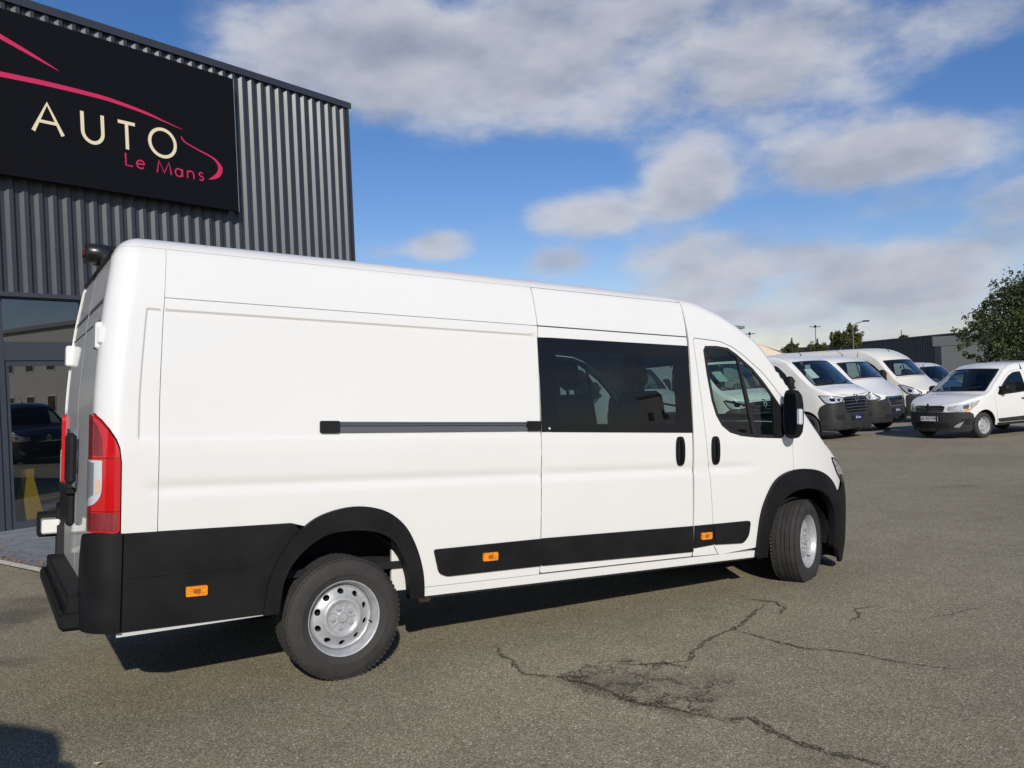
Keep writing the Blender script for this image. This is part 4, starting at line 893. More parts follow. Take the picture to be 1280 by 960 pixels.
# ------------------------------------------------------------------ ground
def ground_mat():
    m=bpy.data.materials.new('asphalt');m.use_nodes=True;nt=m.node_tree;b=nt.nodes['Principled BSDF'];L=nt.links;N=nt.nodes
    tc=N.new('ShaderNodeTexCoord')
    def noise(s,d=4,r=.55):
        n=N.new('ShaderNodeTexNoise');n.inputs['Scale'].default_value=s;n.inputs['Detail'].default_value=d;n.inputs['Roughness'].default_value=r;L.new(tc.outputs['Object'],n.inputs['Vector']);return n.outputs[0]
    def ramp(x,pts):
        r=N.new('ShaderNodeValToRGB');e=r.color_ramp.elements
        while len(e)<len(pts): e.new(.5)
        for q,(p,c) in zip(e,pts): q.position=p;q.color=(*c,1)
        L.new(x,r.inputs[0]);return r.outputs[0]
    def mix(t,f,a,c):
        x=N.new('ShaderNodeMixRGB');x.blend_type=t
        for i,v in((0,f),(1,a),(2,c)):
            if isinstance(v,(int,float)): x.inputs[i].default_value=v
            elif isinstance(v,tuple): x.inputs[i].default_value=(*v,1)
            else: L.new(v,x.inputs[i])
        return x.outputs[0]
    def mth(op,a,c=None,d=None):
        x=N.new('ShaderNodeMath');x.operation=op
        for i,v in enumerate((a,c,d)):
            if v is None: continue
            if isinstance(v,(int,float)): x.inputs[i].default_value=v
            else: L.new(v,x.inputs[i])
        return x.outputs[0]
    v=N.new('ShaderNodeTexVoronoi');v.inputs['Scale'].default_value=165;v.inputs['Randomness'].default_value=1;L.new(tc.outputs['Object'],v.inputs['Vector'])
    vr=N.new('ShaderNodeSeparateColor');L.new(v.outputs['Color'],vr.inputs[0])
    base=ramp(vr.outputs[0],[(0,(.120,.103,.066)),(.40,(.265,.228,.145)),(.80,(.350,.308,.205)),(.95,(.46,.42,.30)),(1,(.75,.71,.58))])
    fine=noise(210,4,.8);base=mix('MULTIPLY',.8,base,ramp(fine,[(.34,(.35,.35,.35)),(.5,(.98,.98,.98)),(.66,(1.5,1.5,1.5))]))
    big=noise(.35,5,.6);base=mix('MULTIPLY',.9,base,ramp(big,[(.3,(.84,.83,.82)),(.5,(1,1,1)),(.72,(1.14,1.14,1.13))]))
    mid=noise(3.2,5,.65);base=mix('MULTIPLY',.7,base,ramp(mid,[(.3,(.86,.86,.86)),(.55,(1.04,1.04,1.03)),(.75,(1.1,1.1,1.08))]))
    # damp stains
    sx=N.new('ShaderNodeSeparateXYZ');wob=N.new('ShaderNodeTexNoise');wob.inputs['Scale'].default_value=2.5;wob.inputs['Detail'].default_value=5;L.new(tc.outputs['Object'],wob.inputs['Vector'])
    L.new(tc.outputs['Object'],sx.inputs[0]);tot=None
    for (px,py,rx,ry,s) in [(8,775,.45,.5,.8),(-6,838,.35,.16,.9),(70,748,.7,.22,.55),(1205,600,.75,.20,.45),(1290,612,.5,.2,.5),(800,856,.75,.20,.62),(880,880,.4,.12,.4),(560,930,1.1,.3,.18),(300,900,1.2,.3,.15),(1100,700,1.5,.3,.16),(1030,790,1.0,.2,.10),(1010,545,1.2,.5,.35),(230,785,.3,.2,.2),(1250,690,1.2,.35,.15)]:
        g=on_z(px,py,gh(0,6));
        a=mth('DIVIDE',mth('SUBTRACT',sx.outputs[0],g.x),rx);c=mth('DIVIDE',mth('SUBTRACT',sx.outputs[1],g.y),ry)
        q=mth('MULTIPLY_ADD',a,a,mth('MULTIPLY',c,c));e=mth('MULTIPLY',mth('POWER',math.e,mth('MULTIPLY',q,-1)),s)
        tot=e if tot is None else mth('ADD',tot,e)
    st=mth('MULTIPLY',tot,mth('MULTIPLY',wob.outputs[0],1.7));
    mr=N.new('ShaderNodeMapRange');mr.interpolation_type='SMOOTHSTEP';mr.inputs[1].default_value=.12;mr.inputs[2].default_value=.75;mr.inputs[4].default_value=.55;L.new(st,mr.inputs[0])
    base=mix('MIX',mr.outputs[0],base,(.045,.042,.038));
    L.new(base,b.inputs['Base Color']);b.inputs['Roughness'].default_value=.88;b.inputs['Specular IOR Level'].default_value=.3
    bp=N.new('ShaderNodeBump');bp.inputs['Strength'].default_value=.55;bp.inputs['Distance'].default_value=.006
    L.new(mth('ADD',mth('MULTIPLY',vr.outputs[0],.8),mth('MULTIPLY',fine,1.0)),bp.inputs['Height']);L.new(bp.outputs[0],b.inputs['Normal'])
    return m
def axis(lo,hi,seg):
    out=[lo];
    for (b,st) in seg:
        while out[-1]+st<b: out.append(out[-1]+st)
    out.append(hi);return out
xs=axis(-900,900,[(-100,80),(-30,10),(-14,2),(14,.5),(30,2),(100,10),(900,80)]);ys=axis(-600,1500,[(-60,60),(-20,5),(-2,1),(16,.25),(40,1),(100,10),(1500,100)])
V=[(x,y,gh(x,y)) for y in ys for x in xs];nx=len(xs)
F=[[j*nx+i,j*nx+i+1,(j+1)*nx+i+1,(j+1)*nx+i] for j in range(len(ys)-1) for i in range(nx-1)]
ground=tag(mesh('ground',V,F,ground_mat(),smooth=True),'worn grey-brown asphalt car park with cracks and stains',kind='structure')
def gpt(px,py,dz=.004):
    z=-.2
    for _ in range(12):
        g=on_z(px,py,z);z=gh(g.x,g.y)
    return Vector((g.x,g.y,z+dz))
def crack_mat(sc_=75,lo=.44,hi=.54,am=.72):
    m=bpy.data.materials.new('crack');m.use_nodes=True;nt=m.node_tree;b=nt.nodes['Principled BSDF'];L=nt.links
    b.inputs['Base Color'].default_value=(.040,.036,.028,1);b.inputs['Roughness'].default_value=.95;b.inputs['Specular IOR Level'].default_value=.1
    tc=nt.nodes.new('ShaderNodeTexCoord');n=nt.nodes.new('ShaderNodeTexNoise');n.inputs['Scale'].default_value=sc_;n.inputs['Detail'].default_value=4;n.inputs['Roughness'].default_value=.75;L.new(tc.outputs['Object'],n.inputs['Vector'])
    r=nt.nodes.new('ShaderNodeMapRange');r.inputs[1].default_value=lo;r.inputs[2].default_value=hi;r.inputs[3].default_value=0;r.inputs[4].default_value=am;L.new(n.outputs[0],r.inputs[0]);L.new(r.outputs[0],b.inputs['Alpha']);return m
CRK=crack_mat();CRK2=crack_mat(120,.50,.58,.70);_cz=[0]
def crack(pts,w=.03,jit=.022,step=.03,raw=False,mt=None,nm='crack'):
    P=[gpt(*p) for p in pts] if not raw else [Vector((x,y,0)) for x,y in pts]
    Q=[]
    for a,b in zip(P[:-1],P[1:]):
        n=max(1,int((b-a).length/step))
        for k in range(n): Q.append(a.lerp(b,k/n))
    Q.append(P[-1]);V=[];F=[];o1=o2=0
    _cz[0]=(_cz[0]+1)%40
    n=len(Q)
    for i,p in enumerate(Q):
        d=(Q[min(i+1,n-1)]-Q[max(i-1,0)]);d.z=0;d=d.normalized();q=Vector((-d.y,d.x,0))
        o1=o1*.8+random.uniform(-1,1)*jit*.6
        ww=w*random.uniform(.3,1.1)*min(1,(i+1)/5,(n-i)/8)
        c=p+q*o1;a=c+q*ww*.5;b=c-q*ww*.5
        for s in(a,b): V.append((s.x,s.y,gh(s.x,s.y)+.0012+.0001*_cz[0]))
    for i in range(n-1): F.append([2*i+1,2*i+3,2*i+2,2*i])
    mesh(nm,V,F,mt or CRK,ground)
crack([(620,808),(640,826),(656,842),(700,847),(735,856),(760,865),(800,877),(850,887),(895,897)],.045)
crack([(700,848),(735,857),(800,878),(895,898),(930,900)],.14,.04,mt=CRK2,nm='crumbled_edge')
crack([(895,897),(940,899),(960,912),(985,925),(1040,943),(1100,955),(1150,968)],.06)
crack([(780,831),(830,828),(862,827),(875,805),(890,797),(915,786),(930,775),(940,764),(958,752)],.04)
crack([(927,749),(950,751),(970,753),(984,760),(976,770)],.045)
crack([(915,787),(940,791),(960,800),(985,806),(1010,812),(1040,812),(1070,817),(1120,828),(1170,834),(1215,839)],.04)
crack([(1098,757),(1080,760),(1068,763),(1076,772),(1060,780)],.035)
crack([(1240,758),(1200,765),(1160,772),(1150,780)],.02)
crack([(1160,600),(1190,601),(1230,604)],.05)
cells=[(700,845),(722,838),(745,832),(770,827),(800,828),(828,829),(855,838),(893,853),(885,862),(868,872),(893,880),(912,897),(860,888),(820,880),(785,870),(750,860),(725,852)]
inner=[(740,845),(765,840),(790,842),(815,838),(840,848),(862,856),(770,855),(800,858),(830,866),(852,872),(815,852)]
rr_=random.Random(3);allp=cells+inner
for i,p in enumerate(allp):
    near=sorted(allp,key=lambda q:(q[0]-p[0])**2*.5+(q[1]-p[1])**2*4)[1:4]
    for q in near:
        if q>p: crack([p,((p[0]+q[0])/2+rr_.uniform(-5,5),(p[1]+q[1])/2+rr_.uniform(-3,3)),q],rr_.uniform(.02,.05),.03)
        if q>p and rr_.random()<.75: crack([p,((p[0]+q[0])/2+rr_.uniform(-4,4),(p[1]+q[1])/2+rr_.uniform(-2,2)),q],rr_.uniform(.12,.26),.05,mt=CRK2,nm='crumbled_edge')
for i in range(30):
    p=rr_.choice(allp);a=(p[0]+rr_.uniform(-14,14),p[1]+rr_.uniform(-5,5));crack([a,(a[0]+rr_.uniform(-12,12),a[1]+rr_.uniform(-4,4)),(a[0]+rr_.uniform(-22,22),a[1]+rr_.uniform(-6,6))],rr_.uniform(.10,.22),.05,mt=CRK2,nm='crumbled_edge')
def strip(name,pts,m,dz,parent=None,kind=None,n=6):
    """a thin sheet over the ground from a 4-cornered outline"""
    a,b,c,d=[Vector(p) for p in pts];V=[];F=[]
    for i in range(n+1):
        for j in range(n+1):
            p=a.lerp(b,i/n).lerp(d.lerp(c,i/n),j/n);V.append((p.x,p.y,gh(p.x,p.y)+dz))
    for i in range(n):
        for j in range(n): F.append([i*(n+1)+j,(i+1)*(n+1)+j,(i+1)*(n+1)+j+1,i*(n+1)+j+1])
    return mesh(name,V,F,m,parent)
GRAV=mat('pale gravel',(.26,.235,.19),.95,nscale=30,namt=.35,bump=.8,bscale=90)
g1,g2,g3,g4=gpt(1050,556-2),gpt(1300,541),gpt(1300,500),gpt(980,500)
# pale verge under the parked row
fan=[gpt(1000,541),gpt(1060,545),gpt(1150,539),gpt(1330,537)];far=[gpt(1000,512),gpt(1060,508),gpt(1150,503),gpt(1330,500)]
V=[];F=[]
for a,b in zip(fan,far):
    for k in range(9): p=a.lerp(b,k/8);V.append((p.x,p.y,gh(p.x,p.y)+.006))
for i in range(3):
    for k in range(8): F.append([i*9+k,(i+1)*9+k,(i+1)*9+k+1,i*9+k+1])
tag(mesh('gravel_verge',V,F,GRAV),'pale gravelly strip of ground under the parked row',kind='structure')
# ------------------------------------------------------------------ the dealership building
PSI=.636518;DB=12.85843;ZB=-.315
FT=Vector((math.sin(PSI),math.cos(PSI),0));FN=Vector((-math.cos(PSI),math.sin(PSI),0))
FO=FN*DB
BM=Matrix(((FT.x,FN.x,0,FO.x),(FT.y,FN.y,0,FO.y),(0,0,1,0),(0,0,0,1)))   # local x along the wall, y into the building
U0,U1=-3.0,12.10;ZC0,ZC1=3.10,7.39
bld=empty('warehouse','dark grey ribbed metal showroom building at the left behind the van','building',BM)
CLAD=mat('anthracite cladding',(.036,.040,.048),.40,metal=.12,coat=.0,nscale=1.2,namt=.06,spec=.75)
def vary(m,amt):
    nt=m.node_tree;b=nt.nodes['Principled BSDF'];oi=nt.nodes.new('ShaderNodeObjectInfo');mr=nt.nodes.new('ShaderNodeMapRange');mr.inputs[3].default_value=1-amt;mr.inputs[4].default_value=1+amt;nt.links.new(oi.outputs['Random'],mr.inputs[0])
    src=b.inputs['Base Color'].links[0].from_socket;v=nt.nodes.new('ShaderNodeVectorMath');v.operation='SCALE';nt.links.new(src,v.inputs[0]);nt.links.new(mr.outputs[0],v.inputs['Scale']);nt.links.new(v.outputs[0],b.inputs['Base Color'])
vary(CLAD,.07)
FRAME=mat('anthracite frame',(.045,.052,.066),.4,nscale=2,namt=.05)
prof=[(0,.045),(.060,.045),(.106,0),(.165,0),(.202,.045)]
pitch=.202;sheets=5
u=U1-.06;allu=[]
n_r=int((U1-.06-U0)/pitch)
k=0
while k<n_r:
    V=[];F=[];cnt=min(sheets,n_r-k);ub=U1-.06-(k+cnt)*pitch
    pts=[]
    for j in range(cnt):
        for (a,b) in prof[:-1]: pts.append((ub+j*pitch+a,b))
    pts.append((ub+cnt*pitch,.045))
    zb=ZC0;ztop=ZC1-.12
    for (a,b) in pts: V+=[(a,b-.05,zb),(a,b-.05,ztop)]
    for i in range(len(pts)-1): F.append([2*i,2*i+2,2*i+3,2*i+1])
    mesh('cladding_sheet',V,F,CLAD,bld);k+=cnt
m=MB();m.box((U0,.0,ZC0+.01),(U1-.002,.25,ZC1-.05));m.obj('wall',CLAD,bld)
m=MB();m.box((U1-.055,-.058,ZC0-.02),(U1,.0-.002,ZC1-.13));m.obj('corner_flashing',CLAD,bld)
m=MB();m.box((U0,-.075,ZC1-.11),(U1+.05,.30,ZC1));m.box((U0,-.082,ZC1-.125),(U1+.05,-.070,ZC1-.02));m.obj('parapet_capping',CLAD,bld)
m=MB();m.box((U0,-.062,ZC0-.06),(U1,-.002,ZC0));m.obj('drip_flashing',FRAME,bld)
m=MB();m.box((U0,.25,ZB-.3),(U1-.01,16,ZC1-.2));m.obj('building_mass',CLAD,bld)
m=MB();m.box((U0,.0,ZC0-.075),(U1-.01,.25,ZC0+.005));m.obj('soffit',FRAME,bld)
# glazed front below the cladding
def fbox(name,a,b,mt=FRAME,par=bld,**k): m=MB();m.box(a,b,**k);return m.obj(name,mt,par)
fbox('end_wall',(9.9,-.03,ZB-.3),(U1-.02,.25,ZC0-.08),CLAD)
GLD=glass('shopfront glass',(.50,.53,.55),4.3)
post=[5.30,6.55,7.65,8.75,9.85];post=[1.9,3.05,4.15]+post
for p in post: fbox('post',(p-.05,.03,ZB-.1),(p+.05,.17,ZC0-.08))
fbox('post',(4.95,.0,ZB-.1),(5.245,.2,ZC0-.08))
for a,b in zip(post[:-1],post[1:]):
    fbox('transom',(a+.05,.04,2.13),(b-.05,.16,2.40))
    f=fbox('door_frame',(a+.05,.06,2.05),(b-.05,.14,2.127));fbox('door_rail',(a+.05,.06,ZB+.02),(b-.05,.14,ZB+.13),par=f)
    if a>5: fbox('door_stile',(a+.05,.06,ZB+.13),(a+.115,.14,2.05),par=f);fbox('door_stile',(b-.115,.06,ZB+.13),(b-.05,.14,2.05),par=f)
    m=MB();x0,x1=(a+.115,b-.115) if a>5 else (a+.05,b-.05);m.quad((x0,.10,ZB+.13),(x1,.10,ZB+.13),(x1,.10,2.05),(x0,.10,2.05));m.obj('door_glass',GLD,bld)
    m=MB();m.quad((a+.05,.10,2.40),(b-.05,.10,2.40),(b-.05,.10,ZC0-.08),(a+.05,.10,ZC0-.08));m.obj('transom_glass',GLD,bld)
IN=mat('dark interior',(.05,.052,.055),.8)
# room behind the glass
m=MB();m.quad((U0,.26,ZB),(9.9,.26,ZB),(9.9,4,ZB),(U0,4,ZB));
rm=bpy.data.objects['building_mass'];rm.matrix_local=Matrix.Translation((0,4.0,0))@Matrix.Diagonal((1,.74,1,1))
fbox('room_floor',(U0,.0,ZB-.05),(9.9,4.1,ZB-.002),mat('grey floor',(.2,.21,.22),.4));fbox('room_ceiling',(U0,.25,ZC0-.1),(U1,4.1,ZC1-.2),IN);fbox('room_wall',(U0-.1,.25,ZB),(U0,4.1,ZC0),IN);fbox('room_wall',(9.9,.25,ZB),(10.0,4.1,ZC0),IN)
fbox('side_wall',(U1-.15,.25,ZB-.3),(U1-.01,4.1,ZC1-.2),CLAD)
fbox('threshold',(5.35,-.03,ZB),(9.8,.03,ZB+.03),mat('aluminium',(.5,.5,.5),.4,metal=.8,nscale=40,namt=.4))
# the sign board
SG=Matrix.Translation((0,-.25,0))
sign=empty('sign_board','black fascia sign with cream AUTO and pink Le Mans lettering and a pink car outline','sign',BM@SG)
SBK=mat('sign black',(.0050,.0055,.008),.8,nscale=30,namt=.2,spec=.12)
s0,s1,sz0,sz1=-2.6,9.19,4.722,7.065
m=MB();m.box((s0,0,sz0),(s1,.07,sz1));m.obj('panel',SBK,sign)
for k in range(int((s1-s0)/1.25)+1):
    x=s1-.02-k*1.25
    if x<s0+.1: break
    m=MB();m.box((x-.05,.07,sz0+.05),(x-.012,.195,sz1-.05));m.obj('bracket',SBK,sign)
m=MB();m.box((s1,.0,sz0),(s1+.006,.02,sz1));m.obj('edge_strip',mat('edge light',(.45,.45,.45),.5),sign)
CRM=mat('cream lettering',(.80,.70,.48),.5);PNK=mat('pink lettering',(.58,.022,.105),.5)
# letters drawn as strokes in the plane of the sign
def stroke(pts,wd,name,m,closed=False):
    n=len(pts);V=[];F=[]
    ws=wd if isinstance(wd,(list,tuple)) else [wd]*n
    for i,p in enumerate(pts):
        a=Vector(pts[(i-1)%n] if closed or i>0 else pts[i]);b=Vector(pts[(i+1)%n] if closed or i<n-1 else pts[i]);d=(b-a).normalized();q=Vector((-d.y,d.x));w=ws[i]/2
        for s in(1,-1): V.append((p[0]+q.x*w*s,-.006,p[1]+q.y*w*s))
    k=len(V)
    V+=[(a,.0,c) for a,b,c in V]
    r=range(n if closed else n-1)
    for i in r:
        j=(i+1)%n;F+=[[2*i,2*j,2*j+1,2*i+1],[2*i,k+2*i,k+2*j,2*j],[2*i+1,2*j+1,k+2*j+1,k+2*i+1]]
    o=mesh(name,V,F,m,sign);return o
def poly_sign(polys,name,m):
    V=[];F=[]
    for p in polys:
        k=len(V);V+=[(a,-.006,b) for a,b in p]+[(a,0,b) for a,b in p];n=len(p);F.append(list(range(k,k+n))[::-1])
        for i in range(n): F.append([k+i,k+(i+1)%n,k+n+(i+1)%n,k+n+i])
    return mesh(name,V,F,m,sign)
def bar(a,b,w):
    a=Vector(a);b=Vector(b);d=(b-a).normalized();q=Vector((-d.y,d.x))*w/2
    return [tuple(a+q),tuple(b+q),tuple(b-q),tuple(a-q)][::-1]
z0,z1=5.425,5.868;w=.052
o=stroke([(5.76,z0),(5.968,z1-.01),(6.18,z0)],w,'letter_a',CRM)
m=MB();m.box((5.855,-.0075,5.560),(6.085,-.001,5.605));m.obj('letter_bar',CRM,o)
stroke([(6.475,z1),(6.475,5.60)]+[(6.63-.155*math.cos(t),5.585-.165*math.sin(t)) for t in np.linspace(.15,PI-.15,14)]+[(6.785,5.60),(6.785,z1)],w,'letter_u',CRM)
o=stroke([(7.03,5.842),(7.31,5.842)],w,'letter_t',CRM)
m=MB();m.box((7.145,-.0075,z0),(7.197,-.001,5.825));m.obj('letter_stem',CRM,o)
stroke([(7.778+.225*math.cos(t),5.648+.222*math.sin(t)) for t in np.linspace(0,2*PI,40,endpoint=False)],w,'letter_o',CRM,closed=True)
# pink 'Le Mans'
def arcp(cx,cz,rx,rz,a0,a1,n=12): return [(cx+rx*math.cos(math.radians(a0+(a1-a0)*i/n)),cz+rz*math.sin(math.radians(a0+(a1-a0)*i/n))) for i in range(n+1)]
w2=.022
stroke([(7.135,5.365),(7.135,5.172),(7.245,5.172)],w2,'letter_l',PNK)
stroke([(7.315,5.232),(7.445,5.232)]+arcp(7.38,5.226,.066,.064,8,320),w2,'letter_e',PNK)
stroke([(7.66,5.150),(7.695,5.345),(7.785,5.165),(7.875,5.345),(7.91,5.150)],w2,'letter_m',PNK)
o=stroke(arcp(8.045,5.212,.062,.064,0,360,20)[:-1],w2,'letter_a',PNK,closed=True);m=MB();m.box((8.095,-.0075,5.150),(8.120,-.001,5.276));m.obj('letter_stem',PNK,o)
stroke([(8.205,5.15),(8.205,5.275)],w2,'letter_n',PNK);stroke([(8.205,5.20)]+arcp(8.265,5.215,.058,.06,170,0)+[(8.323,5.15)],w2,'letter_n',PNK)
stroke(arcp(8.462,5.250,.038,.031,40,270,10)+arcp(8.462,5.186,.040,.033,90,-150,10),w2,'letter_s',PNK)
# the swooping outline
def swoosh(pts,ws,name='swoosh'):
    p=smooth_open(pts,6);n=len(p);w=[float(np.interp(i/(n-1),np.linspace(0,1,len(ws)),ws)) for i in range(n)];return stroke(p,w,name,PNK)
swoosh([(2.2,4.95),(2.4,5.6),(3.4,6.0),(4.3,6.08),(5.37,6.125),(6.02,6.150),(6.73,6.152),(7.11,6.125),(7.507,6.075),(7.852,6.005),(8.15,5.945)],[.02,.06,.07,.075,.075,.07,.062,.055,.045,.02,.004])
swoosh([(3.0,6.55),(3.9,6.86),(4.6,6.86),(5.0,6.78),(5.391,6.65),(5.78,6.52),(6.165,6.385)],[.01,.05,.075,.075,.07,.05,.004])
swoosh([(8.115,5.835),(8.14,5.785),(8.199,5.738),(8.42,5.665),(8.677,5.588),(8.79,5.515),(8.845,5.42),(8.80,5.31),(8.70,5.235),(8.60,5.195)],[.004,.025,.022,.022,.03,.045,.085,.085,.05,.004])
# pavement slab, painted line, leaf litter
SLAB=mat('blue grey concrete',(.19,.205,.225),.85,nscale=5,namt=.22,bump=.3,bscale=40)
L0=on_z(-60,700,ZB);Wl=[Vector(q) for q in((-5.77,9.34,0),(-4.82,8.60,0))]
ld=(Wl[1]-Wl[0]).normalized();A0=Wl[0]-ld*4;A1=Wl[1]+ld*3.2
th0=BM@Vector((1.9,.02,0));th1=BM@Vector((9.9,.02,0))
def sheet(name,P4,m,dz,kind=None,label=None,n=10):
    o=strip(name,P4,m,dz,n=n);
    if kind: tag(o,label,kind=kind)
    return o
sheet('pavement',[A0,A1,th1,th0],SLAB,.012,'structure','blue grey concrete apron in front of the showroom door')
pq=Vector((ld.y,-ld.x,0))*.06
sheet('painted_line',[A0+pq*.9,A1+pq*.9,A1-pq*.9,A0-pq*.9],mat('cream kerb paint',(.62,.58,.47),.8,nscale=25,namt=.25),.020,'structure','pale painted edge line of the apron',n=14)
lf=MB();rl=random.Random(11)
for i in range(900):
    t=rl.random();k=rl.expovariate(9)
    p=A0.lerp(A1,t)-pq.normalized()*(.07+min(k,.5));
    if rl.random()<.12: p=p-pq.normalized()*rl.uniform(0,.8)
    a=rl.uniform(0,6.28);s=rl.uniform(.010,.028);z=gh(p.x,p.y)+.016+rl.uniform(0,.008)
    dx=Vector((math.cos(a),math.sin(a),rl.uniform(-.3,.3)))*s;dy=Vector((-math.sin(a),math.cos(a),rl.uniform(-.3,.3)))*s*.6;c=Vector((p.x,p.y,z+.004))
    lf.quad(c-dx,c-dy,c+dx,c+dy)
tag(lf.obj('leaf_litter',mat('dead leaf',(.30,.17,.07),.8,nscale=50,namt=.6)),'dry brown leaves blown against the painted line',kind='stuff')
g=gpt(122,958,.014)
o=MB().quad(g+Vector((-.02,-.004,.004)),g+Vector((.002,-.012,0)),g+Vector((.02,.004,.006)),g+Vector((-.002,.012,0))).obj('fallen_leaf',mat('pale leaf',(.5,.42,.25),.8));tag(o,'single pale leaf lying on the asphalt at the bottom left','leaf')
# yellow caution board inside the door
YEL=mat('yellow plastic',(.80,.50,.02),.45)
cs=empty('caution_sign','yellow folding floor sign standing just inside the glass door','floor sign',BM@Matrix.Translation((5.74,.38,ZB))@Matrix.Rotation(.25,4,'Z'))
for s in(-1,1):
    m=MB();m.prism([(-.15,0),(.15,0),(.09,.85),(-.09,.85)],lambda a,b:(a,s*(.15-b*.22),b),lambda a,b:(a,s*(.15-b*.22)+s*.012,b));m.obj('board',YEL,cs)
# ------------------------------------------------------------------ far warehouse
def wall_box(name,label,cat,A,B_,depth,z0,z1,mt,rib=0,mr=None,group=None):
    A=Vector((A[0],A[1],0));B_=Vector((B_[0],B_[1],0));d=(B_-A);Ln=d.length;d.normalize();n=Vector((-d.y,d.x,0))
    M=Matrix(((d.x,n.x,0,A.x),(d.y,n.y,0,A.y),(0,0,1,0),(0,0,0,1)));r=empty(name,label,cat,M,group)
    m=MB();m.box((0,.05,z0),(Ln,depth,z1));m.obj('wall',mt,r);return r,Ln
FCL=mat('far dark cladding',(.050,.055,.062),.5);FCP=mat('far grey panel',(.055,.060,.066),.5)
fb,Ln=wall_box('far_warehouse','long low dark grey metal warehouse across the back of the car park','building',(52,158),(59.2,112),30,-1,5.30,FCL)
p_=.55;V=[];F=[];k=0;x=0;pts=[]
while x<Ln-.6: pts+=[(x,0),(x+.3,0),(x+.34,-.08),(x+.51,-.08)];x+=p_
for (a,b) in pts: V+=[(a,b,-1),(a,b,5.32)]
F=[[2*i,2*i+1,2*i+3,2*i+2] for i in range(len(pts)-1)]
mesh('ribbed_sheet',V,[f[::-1] for f in F],FCL,fb)
fbox('parapet_capping',(-.2,-.25,5.20),(Ln+.3,.2,5.42),mat('far capping',(.03,.033,.038),.5),fb)
fbox('fascia_band',(0,-.2,3.86),(Ln-1,-.10,3.95),MATS['far capping'],fb)
fb2,Ln2=wall_box('far_warehouse','smooth mid-grey end of the far warehouse, behind the big tree','building',(57.4,112.4),(110,98),25,-1,3.75,FCP)
m=MB();m.box((-1,-.05,3.75),(Ln2,.5,5.05));m.obj('upper_band',FCL,fb2)
m=MB();m.box((-4,-1.1,3.2),(-3.2,-.1,3.45));m.obj('wall_lamp',BLKP,fb)
# cream tent roof behind the vans
TC=mat('cream canvas',(.72,.60,.46),.7,nscale=1,namt=.05)
tn=empty('storage_tent','cream gabled canvas roof rising behind the parked row','tent',Matrix.Translation((10.22,34.5,0))@Matrix.Rotation(-.25,4,'Z'))
m=MB();m.quad((0,0,2.57),(1.15,-.1,2.12),(3.2,0,1.3),(3.2,6,1.3),(0,6,2.57));m.obj('roof_slope',TC,tn)
m=MB();m.quad((0,0,2.57),(0,6,2.57),(-3.4,6,2.40),(-3.4,0,2.40));m.obj('roof_slope',TC,tn)
m=MB();m.quad((-3.4,0,-.6),(3.2,0,-.6),(3.2,0,1.3),(1.15,0,2.11),(0,0,2.56),(-3.4,0,2.39));m.obj('gable',TC,tn)
# ------------------------------------------------------------------ trees
def leafmat(name,c,v=.35):
    m=bpy.data.materials.new(name);m.use_nodes=True;nt=m.node_tree;b=nt.nodes['Principled BSDF'];L=nt.links
    g=nt.nodes.new('ShaderNodeNewGeometry');r=nt.nodes.new('ShaderNodeValToRGB');r.color_ramp.elements[0].color=(c[0]*(1-v),c[1]*(1-v),c[2]*(1-v),1);r.color_ramp.elements[1].color=(min(1,c[0]*(1+v*1.5)),min(1,c[1]*(1+v)),c[2]*(1+v*.5),1)
    L.new(g.outputs['Random Per Island'],r.inputs[0]);L.new(r.outputs[0],b.inputs['Base Color']);b.inputs['Roughness'].default_value=.55
    b.inputs['Specular IOR Level'].default_value=.4
    t=nt.nodes.new('ShaderNodeBsdfTranslucent');L.new(r.outputs[0],t.inputs[0]);x=nt.nodes.new('ShaderNodeMixShader');x.inputs[0].default_value=.25;L.new(b.outputs[0],x.inputs[1]);L.new(t.outputs[0],x.inputs[2]);L.new(x.outputs[0],nt.nodes['Material Output'].inputs[0]);return m
BARK=mat('bark',(.07,.055,.04),.9,nscale=8,namt=.3)
def tree(name,label,x,y,trunk_h,clumps,leaf,m,per,seed,tr=.2,group=None,cat='tree',lobed=True):
    z=gh(x,y);r=empty(name,label,cat,Matrix.Translation((x,y,z)),group);R=np.random.default_rng(seed)
    b=MB();b.tube([(0,0,-.1),(.05,0,trunk_h*.5),(0,.05,trunk_h),(0,0,trunk_h*1.3)],[tr,tr*.8,tr*.65,tr*.3],8)
    tk=b.obj('trunk',BARK,r)
    for i,(cx,cy,cz,rx) in enumerate(clumps):
        if i%3==0:
            b=MB();b.tube([(0,0,trunk_h*.8),(cx*.4,cy*.4,(trunk_h+cz)*.5),(cx*.85,cy*.85,cz)],[tr*.45,tr*.28,tr*.08],5);b.obj('limb',BARK,tk)
    V=[];F=[]
    for (cx,cy,cz,rx) in clumps:
        n=int(per*rx**2);
        # sub clusters of leaves on the shell
        ns=max(8,int(n/26));
        for s in range(ns):
            d=R.normal(size=3);d/=np.linalg.norm(d);rad=rx*(R.uniform(.35,1.05) if R.random()<.85 else R.uniform(1.05,1.3));c=np.array([cx,cy,cz])+d*rad*np.array([1,1,.85])
            for k in range(26):
                p=c+R.normal(size=3)*rx*.13;a=R.normal(size=3);a/=np.linalg.norm(a);bb=np.cross(a,R.normal(size=3));bb/=np.linalg.norm(bb);q=len(V);sz=leaf*R.uniform(.6,1.3)
                V+=[tuple(p-a*sz),tuple(p+bb*sz*.45),tuple(p+a*sz),tuple(p-bb*sz*.45)];F.append([q,q+1,q+2,q+3])
    mesh('crown',V,F,m,r);return r
OAKL=leafmat('oak leaf',(.058,.082,.032),.45);POPL=leafmat('yellow green leaf',(.095,.105,.032));BUSHL=leafmat('olive leaf',(.075,.085,.035))
